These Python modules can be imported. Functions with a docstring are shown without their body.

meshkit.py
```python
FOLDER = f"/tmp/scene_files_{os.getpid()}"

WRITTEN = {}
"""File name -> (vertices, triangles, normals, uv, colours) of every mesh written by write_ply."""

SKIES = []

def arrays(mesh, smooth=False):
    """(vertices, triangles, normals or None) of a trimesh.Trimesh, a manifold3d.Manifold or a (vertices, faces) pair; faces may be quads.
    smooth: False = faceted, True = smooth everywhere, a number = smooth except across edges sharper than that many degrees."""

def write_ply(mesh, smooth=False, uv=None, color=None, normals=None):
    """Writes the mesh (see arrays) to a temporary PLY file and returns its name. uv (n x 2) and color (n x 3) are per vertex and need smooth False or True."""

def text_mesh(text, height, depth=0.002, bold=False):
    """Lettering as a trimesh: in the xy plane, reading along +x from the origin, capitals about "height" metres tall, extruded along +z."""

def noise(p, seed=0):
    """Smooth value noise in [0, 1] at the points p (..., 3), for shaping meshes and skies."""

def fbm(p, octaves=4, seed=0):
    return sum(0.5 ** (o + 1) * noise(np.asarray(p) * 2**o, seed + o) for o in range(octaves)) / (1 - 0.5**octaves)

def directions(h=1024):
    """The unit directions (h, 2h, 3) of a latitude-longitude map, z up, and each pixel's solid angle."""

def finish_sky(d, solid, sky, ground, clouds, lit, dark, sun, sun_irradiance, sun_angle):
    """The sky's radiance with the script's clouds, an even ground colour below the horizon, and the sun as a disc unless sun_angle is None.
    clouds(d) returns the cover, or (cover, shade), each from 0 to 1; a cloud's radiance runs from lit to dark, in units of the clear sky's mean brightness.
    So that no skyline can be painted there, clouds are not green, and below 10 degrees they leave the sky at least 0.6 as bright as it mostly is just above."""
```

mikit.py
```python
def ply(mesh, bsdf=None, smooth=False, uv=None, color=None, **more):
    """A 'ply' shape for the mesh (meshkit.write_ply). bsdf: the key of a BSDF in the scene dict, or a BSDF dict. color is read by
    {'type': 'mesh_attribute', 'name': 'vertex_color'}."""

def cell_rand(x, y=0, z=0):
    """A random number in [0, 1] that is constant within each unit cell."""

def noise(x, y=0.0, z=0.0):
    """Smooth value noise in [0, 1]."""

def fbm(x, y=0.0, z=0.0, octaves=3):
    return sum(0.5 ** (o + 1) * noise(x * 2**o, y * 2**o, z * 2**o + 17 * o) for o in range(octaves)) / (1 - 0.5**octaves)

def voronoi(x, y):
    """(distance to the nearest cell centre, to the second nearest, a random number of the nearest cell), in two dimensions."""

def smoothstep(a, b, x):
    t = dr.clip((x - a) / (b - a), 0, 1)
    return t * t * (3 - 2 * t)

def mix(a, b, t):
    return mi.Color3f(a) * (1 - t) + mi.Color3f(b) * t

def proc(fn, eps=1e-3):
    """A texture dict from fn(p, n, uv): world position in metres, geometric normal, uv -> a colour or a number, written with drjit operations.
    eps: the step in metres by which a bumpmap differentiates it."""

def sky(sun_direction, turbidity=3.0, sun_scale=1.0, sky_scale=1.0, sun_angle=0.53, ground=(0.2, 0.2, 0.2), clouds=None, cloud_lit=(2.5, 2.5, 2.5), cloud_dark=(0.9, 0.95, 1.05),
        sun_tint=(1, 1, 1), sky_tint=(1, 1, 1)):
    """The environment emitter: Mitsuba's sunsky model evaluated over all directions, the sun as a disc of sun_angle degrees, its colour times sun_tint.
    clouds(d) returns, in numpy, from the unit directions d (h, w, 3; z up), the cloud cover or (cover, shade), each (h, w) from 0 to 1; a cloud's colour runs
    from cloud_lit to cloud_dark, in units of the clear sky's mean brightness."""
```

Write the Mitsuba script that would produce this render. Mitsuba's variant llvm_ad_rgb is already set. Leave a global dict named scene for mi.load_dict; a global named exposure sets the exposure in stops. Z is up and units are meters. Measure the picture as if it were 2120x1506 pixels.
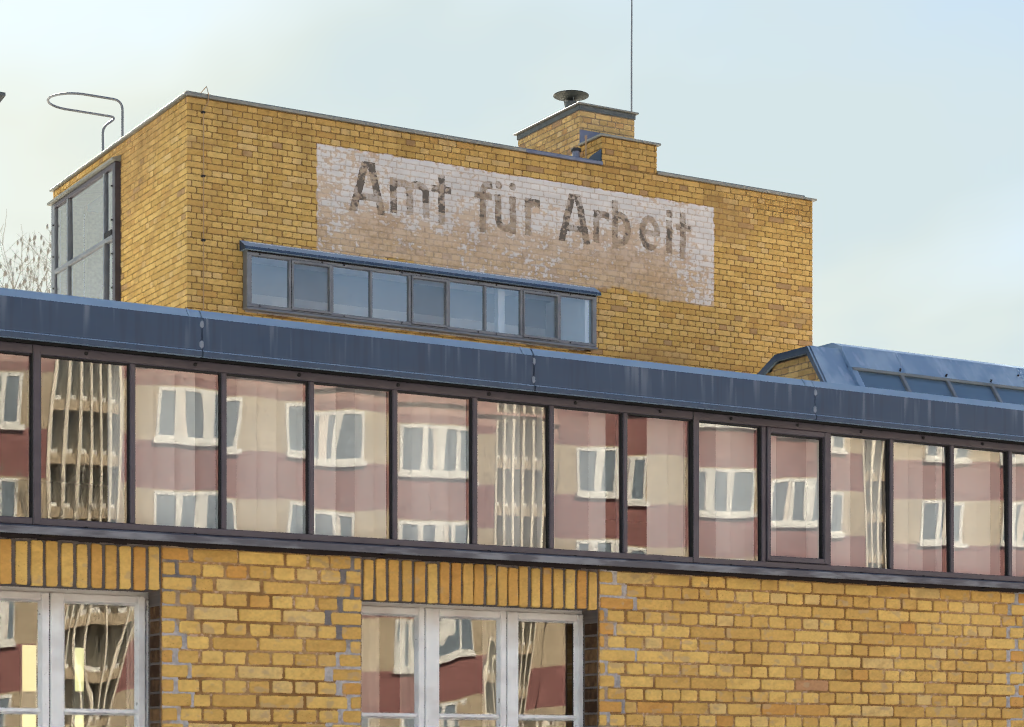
import math
import numpy as np
import drjit as dr
import mitsuba as mi
import meshkit
import mikit
from mikit import proc, noise, fbm, smoothstep, mix, voronoi, cell_rand

T = mi.ScalarTransform4f
scene, labels = {'type': 'scene'}, {}

# ------------------------------------------------------------------ camera
# world: X along the facades (to the right), Y into the building, Z up, metres; the eye is 1.6 m above the pavement
W0, H0 = 2120.0, 1506.0
FOC, CX, HOR = 4428.0, 1060.0, 1582.0
ANG = math.atan2(8600 - CX, FOC)
SA, CA = math.sin(ANG), math.cos(ANG)
FWD, RGT, EYE = np.array([CA, SA, 0.0]), np.array([SA, -CA, 0.0]), np.array([0, 0, 1.6])
scene['camera'] = {
    'type': 'perspective', 'fov_axis': 'x', 'fov': math.degrees(2 * math.atan(W0 / 2 / FOC)),
    'principal_point_offset_y': (H0 / 2 - HOR) / H0, 'near_clip': 0.1, 'far_clip': 2000.0,
    'to_world': T().look_at(origin=EYE.tolist(), target=(EYE + FWD).tolist(), up=[0, 0, 1]),
}

# ------------------------------------------------------------------ light: a veiled sun behind the building, thin cloud over most of the sky
SUN = np.array([0.05, 0.80, 0.60])


def clouds(d):
    s = SUN / np.linalg.norm(SUN)
    q = d / np.maximum(d[..., 2:3] + 0.25, 0.05)
    a = meshkit.fbm(q * [1.1, 1.1, 0.2] + 7.3, 4, 3)
    b = meshkit.fbm(q * [3.0, 2.2, 0.4] + 1.7, 5, 11)
    near = np.clip((d @ s + 0.2) / 1.2, 0, 1) ** 2
    blue = np.clip((d[..., 0] * 0.862 - d[..., 1] * 0.506) * 1.1 + 0.10 + (d[..., 2] - 0.26) * 3.6, 0, 1)
    cover = np.clip(0.93 - 1.15 * blue + 1.5 * (a - 0.5) + 1.6 * (b - 0.5), 0.1, 1)
    shade = np.clip(1.05 - 1.25 * near + 2.8 * (a - 0.5) + 3.4 * (b - 0.5), 0, 1)
    return cover, shade


scene['sky_light'] = mikit.sky(SUN.tolist(), turbidity=3, sun_scale=1.65, sun_angle=6, clouds=clouds, sky_scale=0.50,
                               cloud_lit=(1.76, 1.86, 1.67), cloud_dark=(1.40, 1.64, 1.68), sun_tint=(0.90, 0.97, 1.06))
exposure = 3.5


# ------------------------------------------------------------------ helpers
def ray(x, y):
    return FWD + (x - CX) / FOC * RGT + np.array([0, 0, (HOR - y) / FOC])


def at_y(x, y, Y):
    r = ray(x, y)
    return EYE + r * (Y / r[1])


def at_x(x, y, X):
    r = ray(x, y)
    return EYE + r * (X / r[0])


def project(p):
    p = np.asarray(p, float) - EYE
    d = p @ FWD
    return CX + FOC * (p @ RGT) / d, HOR - FOC * p[..., 2] / d, d


class MB:
    """Collects faces; add() writes them as ONE entry of the scene."""

    def __init__(self):
        self.v, self.f, self.uv, self.n = [], [], [], 0

    def raw(self, v, f, uv=(0.5, 0.5)):
        v, f = np.asarray(v, float), np.asarray(f, int)
        if f.shape[1] == 4:
            f = np.vstack([f[:, [0, 1, 2]], f[:, [0, 2, 3]]])
        self.v.append(v)
        self.f.append(f + self.n)
        self.uv.append(np.broadcast_to(np.asarray(uv, float), (len(v), 2)))
        self.n += len(v)
        return self

    def box(self, x0, x1, y0, y1, z0, z1, b=0.0, uv=(0.5, 0.5)):
        if b <= 0:
            v = [[x, y, z] for x in (x0, x1) for y in (y0, y1) for z in (z0, z1)]
            return self.raw(v, [[0, 1, 3, 2], [4, 6, 7, 5], [0, 4, 5, 1], [2, 3, 7, 6], [0, 2, 6, 4], [1, 5, 7, 3]], uv)
        v, c = [], [(x0, x1), (y0, y1), (z0, z1)]
        idx = {}
        for sx in (0, 1):
            for sy in (0, 1):
                for sz in (0, 1):
                    s = (sx, sy, sz)
                    for ax in range(3):
                        p = [c[k][s[k]] + (0 if k == ax else (b if s[k] == 0 else -b)) for k in range(3)]
                        idx[s, ax] = len(v)
                        v.append(p)
        f = []
        for ax in range(3):
            o = [k for k in range(3) if k != ax]
            for s in (0, 1):
                q = []
                for (i, j) in ((0, 0), (1, 0), (1, 1), (0, 1)):
                    k = [0, 0, 0]
                    k[ax], k[o[0]], k[o[1]] = s, i, j
                    q.append(idx[tuple(k), ax])
                f.append(q)
            for i in (0, 1):
                for j in (0, 1):
                    k0, k1 = [0, 0, 0], [0, 0, 0]
                    k0[o[0]] = k1[o[0]] = i
                    k0[o[1]] = k1[o[1]] = j
                    k0[ax], k1[ax] = 0, 1
                    k0, k1 = tuple(k0), tuple(k1)
                    f.append([idx[k0, o[0]], idx[k1, o[0]], idx[k1, o[1]], idx[k0, o[1]]])
        f = np.array(f)
        tri = [[idx[(i, j, k), 0], idx[(i, j, k), 1], idx[(i, j, k), 2]] for i in (0, 1) for j in (0, 1) for k in (0, 1)]
        f = np.vstack([f[:, [0, 1, 2]], f[:, [0, 2, 3]], tri])
        return self.raw(v, f, uv)

    def prism(self, prof, a0, a1, axis=0, caps=True, uv=(0.5, 0.5)):
        """A closed profile extruded along X (axis 0, profile in Y, Z) or Y (axis 1, profile in X, Z)."""
        n = len(prof)
        put = (lambda a, p: [a, p[0], p[1]]) if axis == 0 else (lambda a, p: [p[0], a, p[1]])
        v = [put(a0, p) for p in prof] + [put(a1, p) for p in prof]
        f = [[i, (i + 1) % n, (i + 1) % n + n] for i in range(n)] + [[i, (i + 1) % n + n, i + n] for i in range(n)]
        if caps:
            f += [[0, i, i + 1] for i in range(1, n - 1)] + [[n, n + i + 1, n + i] for i in range(1, n - 1)]
        return self.raw(v, f, uv)

    def tube(self, pts, r, sides=8, caps=True, uv=(0.5, 0.5)):
        p = np.asarray(pts, float)
        rr = np.broadcast_to(np.asarray(r, float), (len(p),))
        t = np.gradient(p, axis=0)
        t /= np.linalg.norm(t, axis=1, keepdims=True) + 1e-12
        a = np.cross(t[0], [0.31, 0.2, 0.93])
        A = []
        for k in range(len(p)):
            a = a - t[k] * (a @ t[k])
            a /= np.linalg.norm(a) + 1e-12
            A.append(a)
        A = np.array(A)
        B, w = np.cross(t, A), np.arange(sides) * 2 * np.pi / sides
        v = p[:, None] + rr[:, None, None] * (np.cos(w)[None, :, None] * A[:, None] + np.sin(w)[None, :, None] * B[:, None])
        f = [[i * sides + j, i * sides + (j + 1) % sides, (i + 1) * sides + (j + 1) % sides, (i + 1) * sides + j] for i in range(len(p) - 1) for j in range(sides)]
        f = np.array(f)
        f = np.vstack([f[:, [0, 1, 2]], f[:, [0, 2, 3]]])
        if caps:
            e = (len(p) - 1) * sides
            f = np.vstack([f, [[0, j + 1, j] for j in range(1, sides - 1)], [[e, e + j, e + j + 1] for j in range(1, sides - 1)]])
        return self.raw(v.reshape(-1, 3), f, uv)

    def lathe(self, prof, c, sides=32, uv=(0.5, 0.5)):
        """Profile of (radius, height) turned about the vertical through c."""
        w = np.arange(sides) * 2 * np.pi / sides
        v = [[c[0] + r * math.cos(x), c[1] + r * math.sin(x), c[2] + h] for r, h in prof for x in w]
        f = [[i * sides + j, i * sides + (j + 1) % sides, (i + 1) * sides + (j + 1) % sides, (i + 1) * sides + j] for i in range(len(prof) - 1) for j in range(sides)]
        return self.raw(v, f, uv)

    def add(self, key, bsdf, smooth=False, with_uv=False, **more):
        v, f = np.vstack(self.v), np.vstack(self.f)
        return put(key, (v, f), bsdf, smooth, np.vstack(self.uv) if with_uv else None, **more)


def numbered(key):
    if key not in scene:
        return key
    k = 1
    while f'{key}_{k:03d}' in scene:
        k += 1
    return f'{key}_{k:03d}'


def put(key, mesh, bsdf, smooth=False, uv=None, **more):
    key = numbered(key)
    scene[key] = mikit.ply(mesh, bsdf, smooth=smooth, uv=uv, **more)
    return key


def tag(key, label=None, category=None, group=None, kind=None):
    labels[key] = {k: x for k, x in dict(label=label, category=category, group=group, kind=kind).items() if x}


def spline(pts, n=8):
    """Catmull-Rom through the points."""
    p = np.asarray(pts, float)
    q = np.vstack([2 * p[0] - p[1], p, 2 * p[-1] - p[-2]])
    out = []
    for i in range(1, len(q) - 2):
        for t in np.arange(n) / n:
            out.append(0.5 * (2 * q[i] + (q[i + 1] - q[i - 1]) * t + (2 * q[i - 1] - 5 * q[i] + 4 * q[i + 1] - q[i + 2]) * t * t + (3 * q[i] - q[i - 1] - 3 * q[i + 1] + q[i + 2]) * t ** 3))
    return np.array(out + [p[-1]])


def rounded(pts, r, n=6):
    """A polyline with its corners rounded to about radius r."""
    p = [np.asarray(x, float) for x in pts]
    out = [p[0]]
    for a, b, c in zip(p, p[1:], p[2:]):
        u, w = (a - b) / np.linalg.norm(a - b), (c - b) / np.linalg.norm(c - b)
        k = min(r, np.linalg.norm(a - b) * 0.49, np.linalg.norm(c - b) * 0.49)
        for t in np.linspace(0, 1, n):
            out.append((b + u * k) * (1 - t) ** 2 + 2 * b * t * (1 - t) + (b + w * k) * t ** 2)
    return np.array(out + [p[-1]])


def twosided(b):
    return {'type': 'twosided', 'bsdf': b}


def surface(color, rough=0.6, metallic=0.0, spec=0.4, bump=None, scale=0.001, eps=1e-3):
    b = {'type': 'principled', 'base_color': proc(color) if callable(color) else {'type': 'rgb', 'value': list(color)},
         'roughness': rough, 'metallic': metallic, 'specular': spec}
    if bump:
        b = {'type': 'bumpmap', 'arbitrary': proc(bump, eps), 'bsdf': b, 'scale': scale}
    return twosided(b)


# ------------------------------------------------------------------ materials
def C(r, g, b):
    return mi.Color3f(r, g, b)


def brick_tone(p, uv, a, b, warm, pale, dark, fine=1.0):
    """uv carries two random numbers of the brick; the rest is mottling, flashing and pits by position."""
    r1, r2 = uv.x, uv.y
    c = mix(a, b, smoothstep(0.1, 0.9, r1))
    c = mix(c, warm, smoothstep(0.84, 0.95, r2))
    c = mix(c, pale, smoothstep(0.12, 0.08, r2) * 0.8)
    c = mix(c, dark, smoothstep(0.965, 0.97, r2) * 0.7)
    q = (p.x + p.y) * 1.0
    flash = fbm((q + p.z * 0.7) * 9 + r1 * 50, (p.z - q * 0.4) * 26 + r2 * 31, r1 * 9, 3)
    c = mix(c, c * C(0.72, 0.62, 0.5), smoothstep(0.55, 0.75, flash) * 0.35)
    c = mix(c, c * C(1.14, 1.16, 1.22), smoothstep(0.45, 0.28, flash) * 0.35)
    g = fbm(q * 70 * fine, p.z * 90 * fine, r2 * 7, 2)
    c = c * (0.86 + 0.28 * g)
    pit = noise(q * 190 * fine, p.z * 190 * fine, r1 * 3)
    return mix(c, c * C(0.4, 0.33, 0.27), smoothstep(0.88, 0.95, pit) * 0.8 * smoothstep(0.45, 0.7, fbm(q * 4, p.z * 6, 3.0, 2)))


def brick_wing_color(p, n, uv):
    c = brick_tone(p, uv, (0.68, 0.455, 0.128), (0.55, 0.335, 0.085), (0.55, 0.285, 0.065), (0.64, 0.46, 0.18), (0.42, 0.23, 0.13))
    smear = smoothstep(0.66, 0.74, fbm(p.x * 13, p.z * 21, 15.0, 4))
    c = mix(c, (0.46, 0.33, 0.19), smear * 0.55)
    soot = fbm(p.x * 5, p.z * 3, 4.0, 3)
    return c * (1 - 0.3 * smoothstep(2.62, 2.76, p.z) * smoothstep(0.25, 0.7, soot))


def brick_reveal_color(p, n, uv):  # stained brick, its colour also darkened for the shade inside the reveal
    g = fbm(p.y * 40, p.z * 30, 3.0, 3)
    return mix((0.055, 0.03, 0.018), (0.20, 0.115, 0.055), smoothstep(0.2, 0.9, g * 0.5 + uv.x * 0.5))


def mortar_wing_color(p, n, uv):
    g = fbm(p.x * 60, p.z * 60, 1.0, 3)
    h = fbm(p.x * 4, p.z * 5, 8.0, 2)
    c = mix((0.24, 0.13, 0.048), (0.41, 0.26, 0.125), smoothstep(0.3, 0.75, h * 0.6 + g * 0.4))
    return mix(c, (0.5, 0.36, 0.25), smoothstep(0.62, 0.7, g) * smoothstep(0.5, 0.62, h))


def mortar_grey_color(p, n, uv):
    g = fbm(p.x * 70, p.z * 70, 3.0, 3)
    h = fbm(p.x * 2.0, p.z * 3.0, 5.0, 2)
    c = mix((0.18, 0.165, 0.165), (0.42, 0.40, 0.39), smoothstep(0.35, 0.6, h * 0.7 + 0.3 * smoothstep(2.6, 2.1, p.z)))
    c = mix(c, (0.36, 0.24, 0.13), smoothstep(0.54, 0.66, fbm(p.x * 9, p.z * 11, 2.0, 3)) * 0.7)
    return c * (0.7 + 0.6 * g)


def mortar_dark_color(p, n, uv):
    g = fbm(p.x * 60, p.z * 60, 1.0, 3)
    return mix((0.10, 0.085, 0.08), (0.19, 0.165, 0.15), g)


# ---- the painted sign on the upper block: white ground, dark grey lettering, both weathered
def letters(u, z):
    W = 0.048
    inf = mi.Float(0)

    def either(*m):
        r = m[0]
        for x in m[1:]:
            r = r | x
        return r

    def bar(u0, u1, z0, z1):
        return (u > u0) & (u < u1) & (z > z0) & (z < z1)

    def stem(c, z0, z1):
        return bar(c - W, c + W, z0, z1)

    def leg(ut, zt, ub, zb, w=0.053):
        return (dr.abs(u - (ub + (ut - ub) * (z - zb) / (zt - zb))) < w) & (z > zb) & (z < zt)

    def ring(c, d, a, b, w=0.095):
        x, y = (u - c) / a, (z - d) / b
        xi, yi = (u - c) / (a - w), (z - d) / (b - w)
        return (x * x + y * y < 1) & (xi * xi + yi * yi > 1)

    def dot(c, d, r):
        return dr.square(u - c) + dr.square(z - d) < r * r

    up, A1 = z, None
    out = []
    out.append((either(leg(12.062, 9.19, 11.885, 8.545), leg(12.135, 9.19, 12.29, 8.545), bar(11.98, 12.22, 8.70, 8.785)), 0.80))
    out.append((either(stem(12.455, 8.59, 9.045), stem(12.688, 8.60, 8.96), stem(12.922, 8.59, 8.96),
                       ring(12.572, 8.905, 0.165, 0.14) & (z > 8.90), ring(12.805, 8.905, 0.165, 0.14) & (z > 8.90)), 0.80))
    out.append((either(stem(13.153, 8.53, 9.17), bar(13.0, 13.29, 8.945, 9.03)), 0.84))
    out.append((either(stem(13.765, 8.51, 9.06), ring(13.862, 9.06, 0.145, 0.13) & (z > 9.05) & (u < 13.90), bar(13.64, 13.90, 8.95, 9.035)), 0.60))
    out.append((either(stem(13.99, 8.70, 9.035), stem(14.213, 8.547, 9.035), ring(14.10, 8.71, 0.158, 0.15) & (z < 8.715), dot(13.996, 9.155, 0.052), dot(14.213, 9.165, 0.052)), 0.62))
    out.append((either(stem(14.443, 8.555, 9.05), ring(14.56, 8.90, 0.165, 0.15) & (z > 8.92) & (u < 14.63)), 0.62))
    out.append((either(leg(15.135, 9.20, 14.968, 8.55), leg(15.208, 9.20, 15.372, 8.55), bar(15.06, 15.28, 8.69, 8.775)), 0.80))
    out.append((either(stem(15.515, 8.60, 9.035), ring(15.632, 8.885, 0.165, 0.15) & (z > 8.905) & (u < 15.72)), 0.70))
    out.append((either(stem(15.816, 8.55, 9.20), ring(15.885, 8.82, 0.185, 0.238) & (u > 15.80)), 0.74))
    out.append((either(ring(16.375, 8.83, 0.17, 0.24) & ~((u > 16.375) & (z > 8.685) & (z < 8.80)), bar(16.25, 16.53, 8.80, 8.87)), 0.60))
    out.append((either(stem(16.70, 8.59, 9.045), dot(16.70, 9.135, 0.055)), 0.66))
    out.append((either(stem(16.925, 8.54, 9.185), bar(16.812, 17.055, 8.93, 9.01)), 0.70))
    r = mi.Float(0)
    for m, k in out:
        r = dr.maximum(r, dr.select(m, mi.Float(k), 0.0))
    return r


def sign_over(c, p, on_brick):
    u, z = p.x, p.z
    j = (noise(u * 14, z * 14, 2.0) - 0.5) * 0.03
    inside = smoothstep(11.375, 11.395, u + j) * smoothstep(17.46, 17.44, u + j) * smoothstep(9.33, 9.31, z + j)
    low = smoothstep(7.93 + 0.02, 8.0, z + j * 2 + (noise(u * 1.2, 3.0, 1.0) - 0.5) * 0.10)
    inside = inside * low
    veil = 0.66 + 0.18 * smoothstep(8.0, 8.6, z)
    big = fbm(u * 1.1 + 4, z * 1.6, 1.0, 3)
    course = dr.floor((z - 9.636) / 0.077)
    mid = fbm(u * 5.5, z * 9, 3.0, 3)
    tiny = fbm(u * 26, z * 34, 6.0, 3)
    per = cell_rand(dr.floor(u / 0.1325 + course * 0.5), course, 5)
    height = smoothstep(8.15, 9.25, z)
    edge = smoothstep(11.9, 11.45, u) + smoothstep(17.0, 17.4, u)
    amount = -0.16 + 0.50 * height + 0.16 * edge + 0.16 * smoothstep(8.95, 9.22, z) + 1.1 * (big - 0.5) + 0.26 * (per - 0.5) - 0.02
    flake = mid * 0.35 + tiny * 0.65
    white = smoothstep(-0.10, 0.14, amount - 1.5 * (flake - 0.36))
    lum = 0.9 + 0.25 * (mid - 0.5)
    ground = mix((0.46, 0.345, 0.255), (0.60, 0.49, 0.395), smoothstep(0.3, 0.7, mid * 0.5 + tiny * 0.5))
    out = mix(c, ground, inside * veil)
    out = mix(out, mi.Color3f(0.76, 0.745, 0.72) * lum, inside * white * (0.92 if on_brick else 0.40))
    k = letters(u + (noise(z * 9, u * 3, 1.0) - 0.5) * 0.012, z + (noise(u * 9, z * 3, 7.0) - 0.5) * 0.012)
    worn = fbm(u * 7 + 9, z * 11, 2.0, 4) * 0.55 + tiny * 0.45
    upper = smoothstep(8.55, 9.1, z) * 0.16
    paint = dr.select(k > 0, smoothstep(-0.12, 0.16, (k - 0.72) * 1.3 - 0.11 + 1.3 * upper - (worn - 0.42) * 2.3 + 0.42 * (per - 0.5)), 0.0)
    ghost = dr.select(k > 0, 0.50 + 0.45 * smoothstep(0.62, 0.38, worn), 0.0)
    out = mix(out, (0.30, 0.225, 0.16), ghost)
    return mix(out, mix((0.085, 0.078, 0.07), (0.14, 0.125, 0.11), tiny), paint * 0.80)


def runoff(p):
    """Dirt washed down from the copings, and damp patches."""
    q = p.x + p.y
    run = noise(q * 7, p.z * 0.5, 3.0) * 0.6 + noise(q * 19, p.z * 0.9, 6.0) * 0.4
    reach = smoothstep(8.6, 9.62, p.z + 0.8 * (noise(q * 2.3, 1.0, 2.0) - 0.5))
    low = smoothstep(6.9, 7.15, p.z) * smoothstep(7.22, 7.12, p.z) * smoothstep(24.3, 24.2, p.y)
    damp = smoothstep(0.58, 0.75, fbm(q * 0.55, p.z * 0.8, 31.0, 4))
    k = 1 - 0.20 * smoothstep(0.45, 0.75, run) * reach - 0.10 * low - 0.12 * damp
    return C(1, 1, 1) * (1 - (1 - k) * 0.8) * mix((1, 1, 1), (0.95, 0.9, 0.84), 1 - k)


def brick_upper_color(p, n, uv):
    c = brick_tone(p, uv, (0.66, 0.45, 0.148), (0.56, 0.36, 0.105), (0.54, 0.33, 0.10), (0.66, 0.47, 0.20), (0.40, 0.26, 0.14), 0.6)
    top = smoothstep(9.1, 9.6, p.z + 0.4 * (fbm(p.x * 0.9, p.z, 1.0, 2) - 0.5))
    c = mix(c, c * C(0.80, 0.74, 0.72), top * 0.7)
    patch = smoothstep(0.56, 0.7, fbm(p.x * 0.8, p.z * 1.3 + p.y, 12.0, 3))
    c = mix(c, (0.36, 0.215, 0.085), patch * 0.5)
    c = c * runoff(p)
    front = smoothstep(24.3, 24.25, p.y) * smoothstep(24.1, 24.12, p.y)
    return mix(c, sign_over(c, p, True), front)


def mortar_upper_color(p, n, uv):
    g = fbm((p.x + p.y) * 30, p.z * 40, 1.0, 3)
    c = mix((0.19, 0.11, 0.04), (0.32, 0.20, 0.078), g)
    patch = smoothstep(0.56, 0.7, fbm(p.x * 0.8, p.z * 1.3 + p.y, 12.0, 3))
    c = mix(c, (0.38, 0.235, 0.10), patch * 0.55)
    c = c * runoff(p)
    front = smoothstep(24.3, 24.25, p.y) * smoothstep(24.1, 24.12, p.y)
    return mix(c, sign_over(c, p, False), front)


def brick_chimney_color(p, n, uv):
    c = brick_tone(p, uv, (0.54, 0.38, 0.16), (0.42, 0.29, 0.12), (0.42, 0.26, 0.11), (0.58, 0.44, 0.22), (0.30, 0.20, 0.12), 0.6)
    return c * (0.75 + 0.5 * fbm((p.x + p.y) * 3, p.z * 4, 2.0, 3))


def mortar_chimney_color(p, n, uv):
    return mix((0.20, 0.14, 0.09), (0.34, 0.25, 0.17), fbm((p.x + p.y) * 25, p.z * 30, 1.0, 3))


def zinc_color(p, n, uv):
    run = noise(p.x * 26, p.z * 1.6, 2.0) * 0.55 + noise(p.x * 75, p.z * 3.0, 5.0) * 0.45
    cloud = fbm(p.x * 1.7, p.z * 5, p.y * 1.5, 3)
    reach = smoothstep(3.72, 3.93, p.z + 0.12 * (noise(p.x * 9, 1.0, 1.0) - 0.5))
    c = mix((0.022, 0.049, 0.096), (0.035, 0.066, 0.118), cloud)
    c = mix(c, (0.12, 0.155, 0.21), smoothstep(0.58, 0.88, run) * (0.10 + 0.65 * reach))
    c = mix(c, (0.026, 0.04, 0.072), smoothstep(0.42, 0.2, run) * 0.4)
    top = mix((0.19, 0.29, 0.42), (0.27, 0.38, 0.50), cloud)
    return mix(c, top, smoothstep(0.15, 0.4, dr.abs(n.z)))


def zinc_roof_color(p, n, uv):
    run = fbm(p.x * 5, p.y * 2 + p.z * 2.5, 2.0, 4)
    c = mix((0.19, 0.29, 0.43), (0.28, 0.385, 0.51), smoothstep(0.3, 0.7, run))
    return mix(c, (0.34, 0.43, 0.56), smoothstep(0.64, 0.78, fbm(p.x * 12 + p.z * 2, p.z * 5, 9.0, 4)) * 0.6)


def sill_color(p, n, uv):
    a = fbm(p.x * 5, p.z * 22, 1.0, 4)
    return mix((0.075, 0.08, 0.10), (0.17, 0.19, 0.22), smoothstep(0.35, 0.68, a))


def dark_frame_color(p, n, uv):
    return mix((0.050, 0.044, 0.058), (0.075, 0.068, 0.085), fbm(p.x * 4, p.z * 11, 1.0, 3))


def grey_frame_color(p, n, uv):
    return mix((0.15, 0.165, 0.185), (0.23, 0.245, 0.265), fbm(p.x * 3 + p.y * 3, p.z * 9, 1.0, 3))


def white_paint_color(p, n, uv):
    d = fbm(p.x * 6, p.z * 9, 2.0, 4)
    c = mix((0.78, 0.82, 0.825), (0.68, 0.70, 0.70), smoothstep(0.4, 0.7, d))
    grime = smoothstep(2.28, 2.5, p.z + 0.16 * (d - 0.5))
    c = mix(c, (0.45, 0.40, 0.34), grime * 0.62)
    chip = noise(p.x * 55, p.z * 45, p.y * 40) * 0.6 + noise(p.x * 130, p.z * 110, 4.0) * 0.4
    return mix(c, (0.17, 0.15, 0.14), smoothstep(0.80, 0.86, chip) * 0.8)


def coping_color(p, n, uv):
    return mix((0.20, 0.205, 0.185), (0.31, 0.31, 0.27), fbm(p.x * 2 + p.y * 2, p.z * 8, 3.0, 3))


def lead_color(p, n, uv):
    return mix((0.09, 0.11, 0.17), (0.20, 0.23, 0.31), fbm(p.x * 5 + p.y * 4, p.z * 6, 3.0, 3))


def steel_color(p, n, uv):
    return mix((0.065, 0.078, 0.083), (0.12, 0.138, 0.143), fbm(p.x * 9, p.z * 9, p.y * 9, 2))


def render_color(p, n, uv):
    g = fbm(p.x * 1.3, p.z * 1.9, 2.0, 4)
    return 0.86 + 0.28 * g


def facade_red(p, n, uv):
    return C(0.215, 0.105, 0.103) * render_color(p, n, uv)


def facade_beige(p, n, uv):
    return C(0.365, 0.305, 0.222) * render_color(p, n, uv)


def facade_pink(p, n, uv):
    return C(0.34, 0.21, 0.19) * render_color(p, n, uv)


def asphalt_color(p, n, uv):
    return mix((0.06, 0.06, 0.06), (0.10, 0.098, 0.095), fbm(p.x * 3, p.y * 3, 1.0, 4))


def paving_color(p, n, uv):
    return mix((0.27, 0.28, 0.29), (0.37, 0.38, 0.39), fbm(p.x * 2, p.y * 2, 1.0, 4))


def grain(p, n, uv):
    return fbm((p.x + p.y) * 120, p.z * 120, 2.0, 3) + 0.5 * fbm((p.x + p.y) * 30, p.z * 40, 5.0, 2)


def zinc_dents(p, n, uv):
    return fbm(p.x * 5, p.z * 7, p.y * 5, 3)


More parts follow.
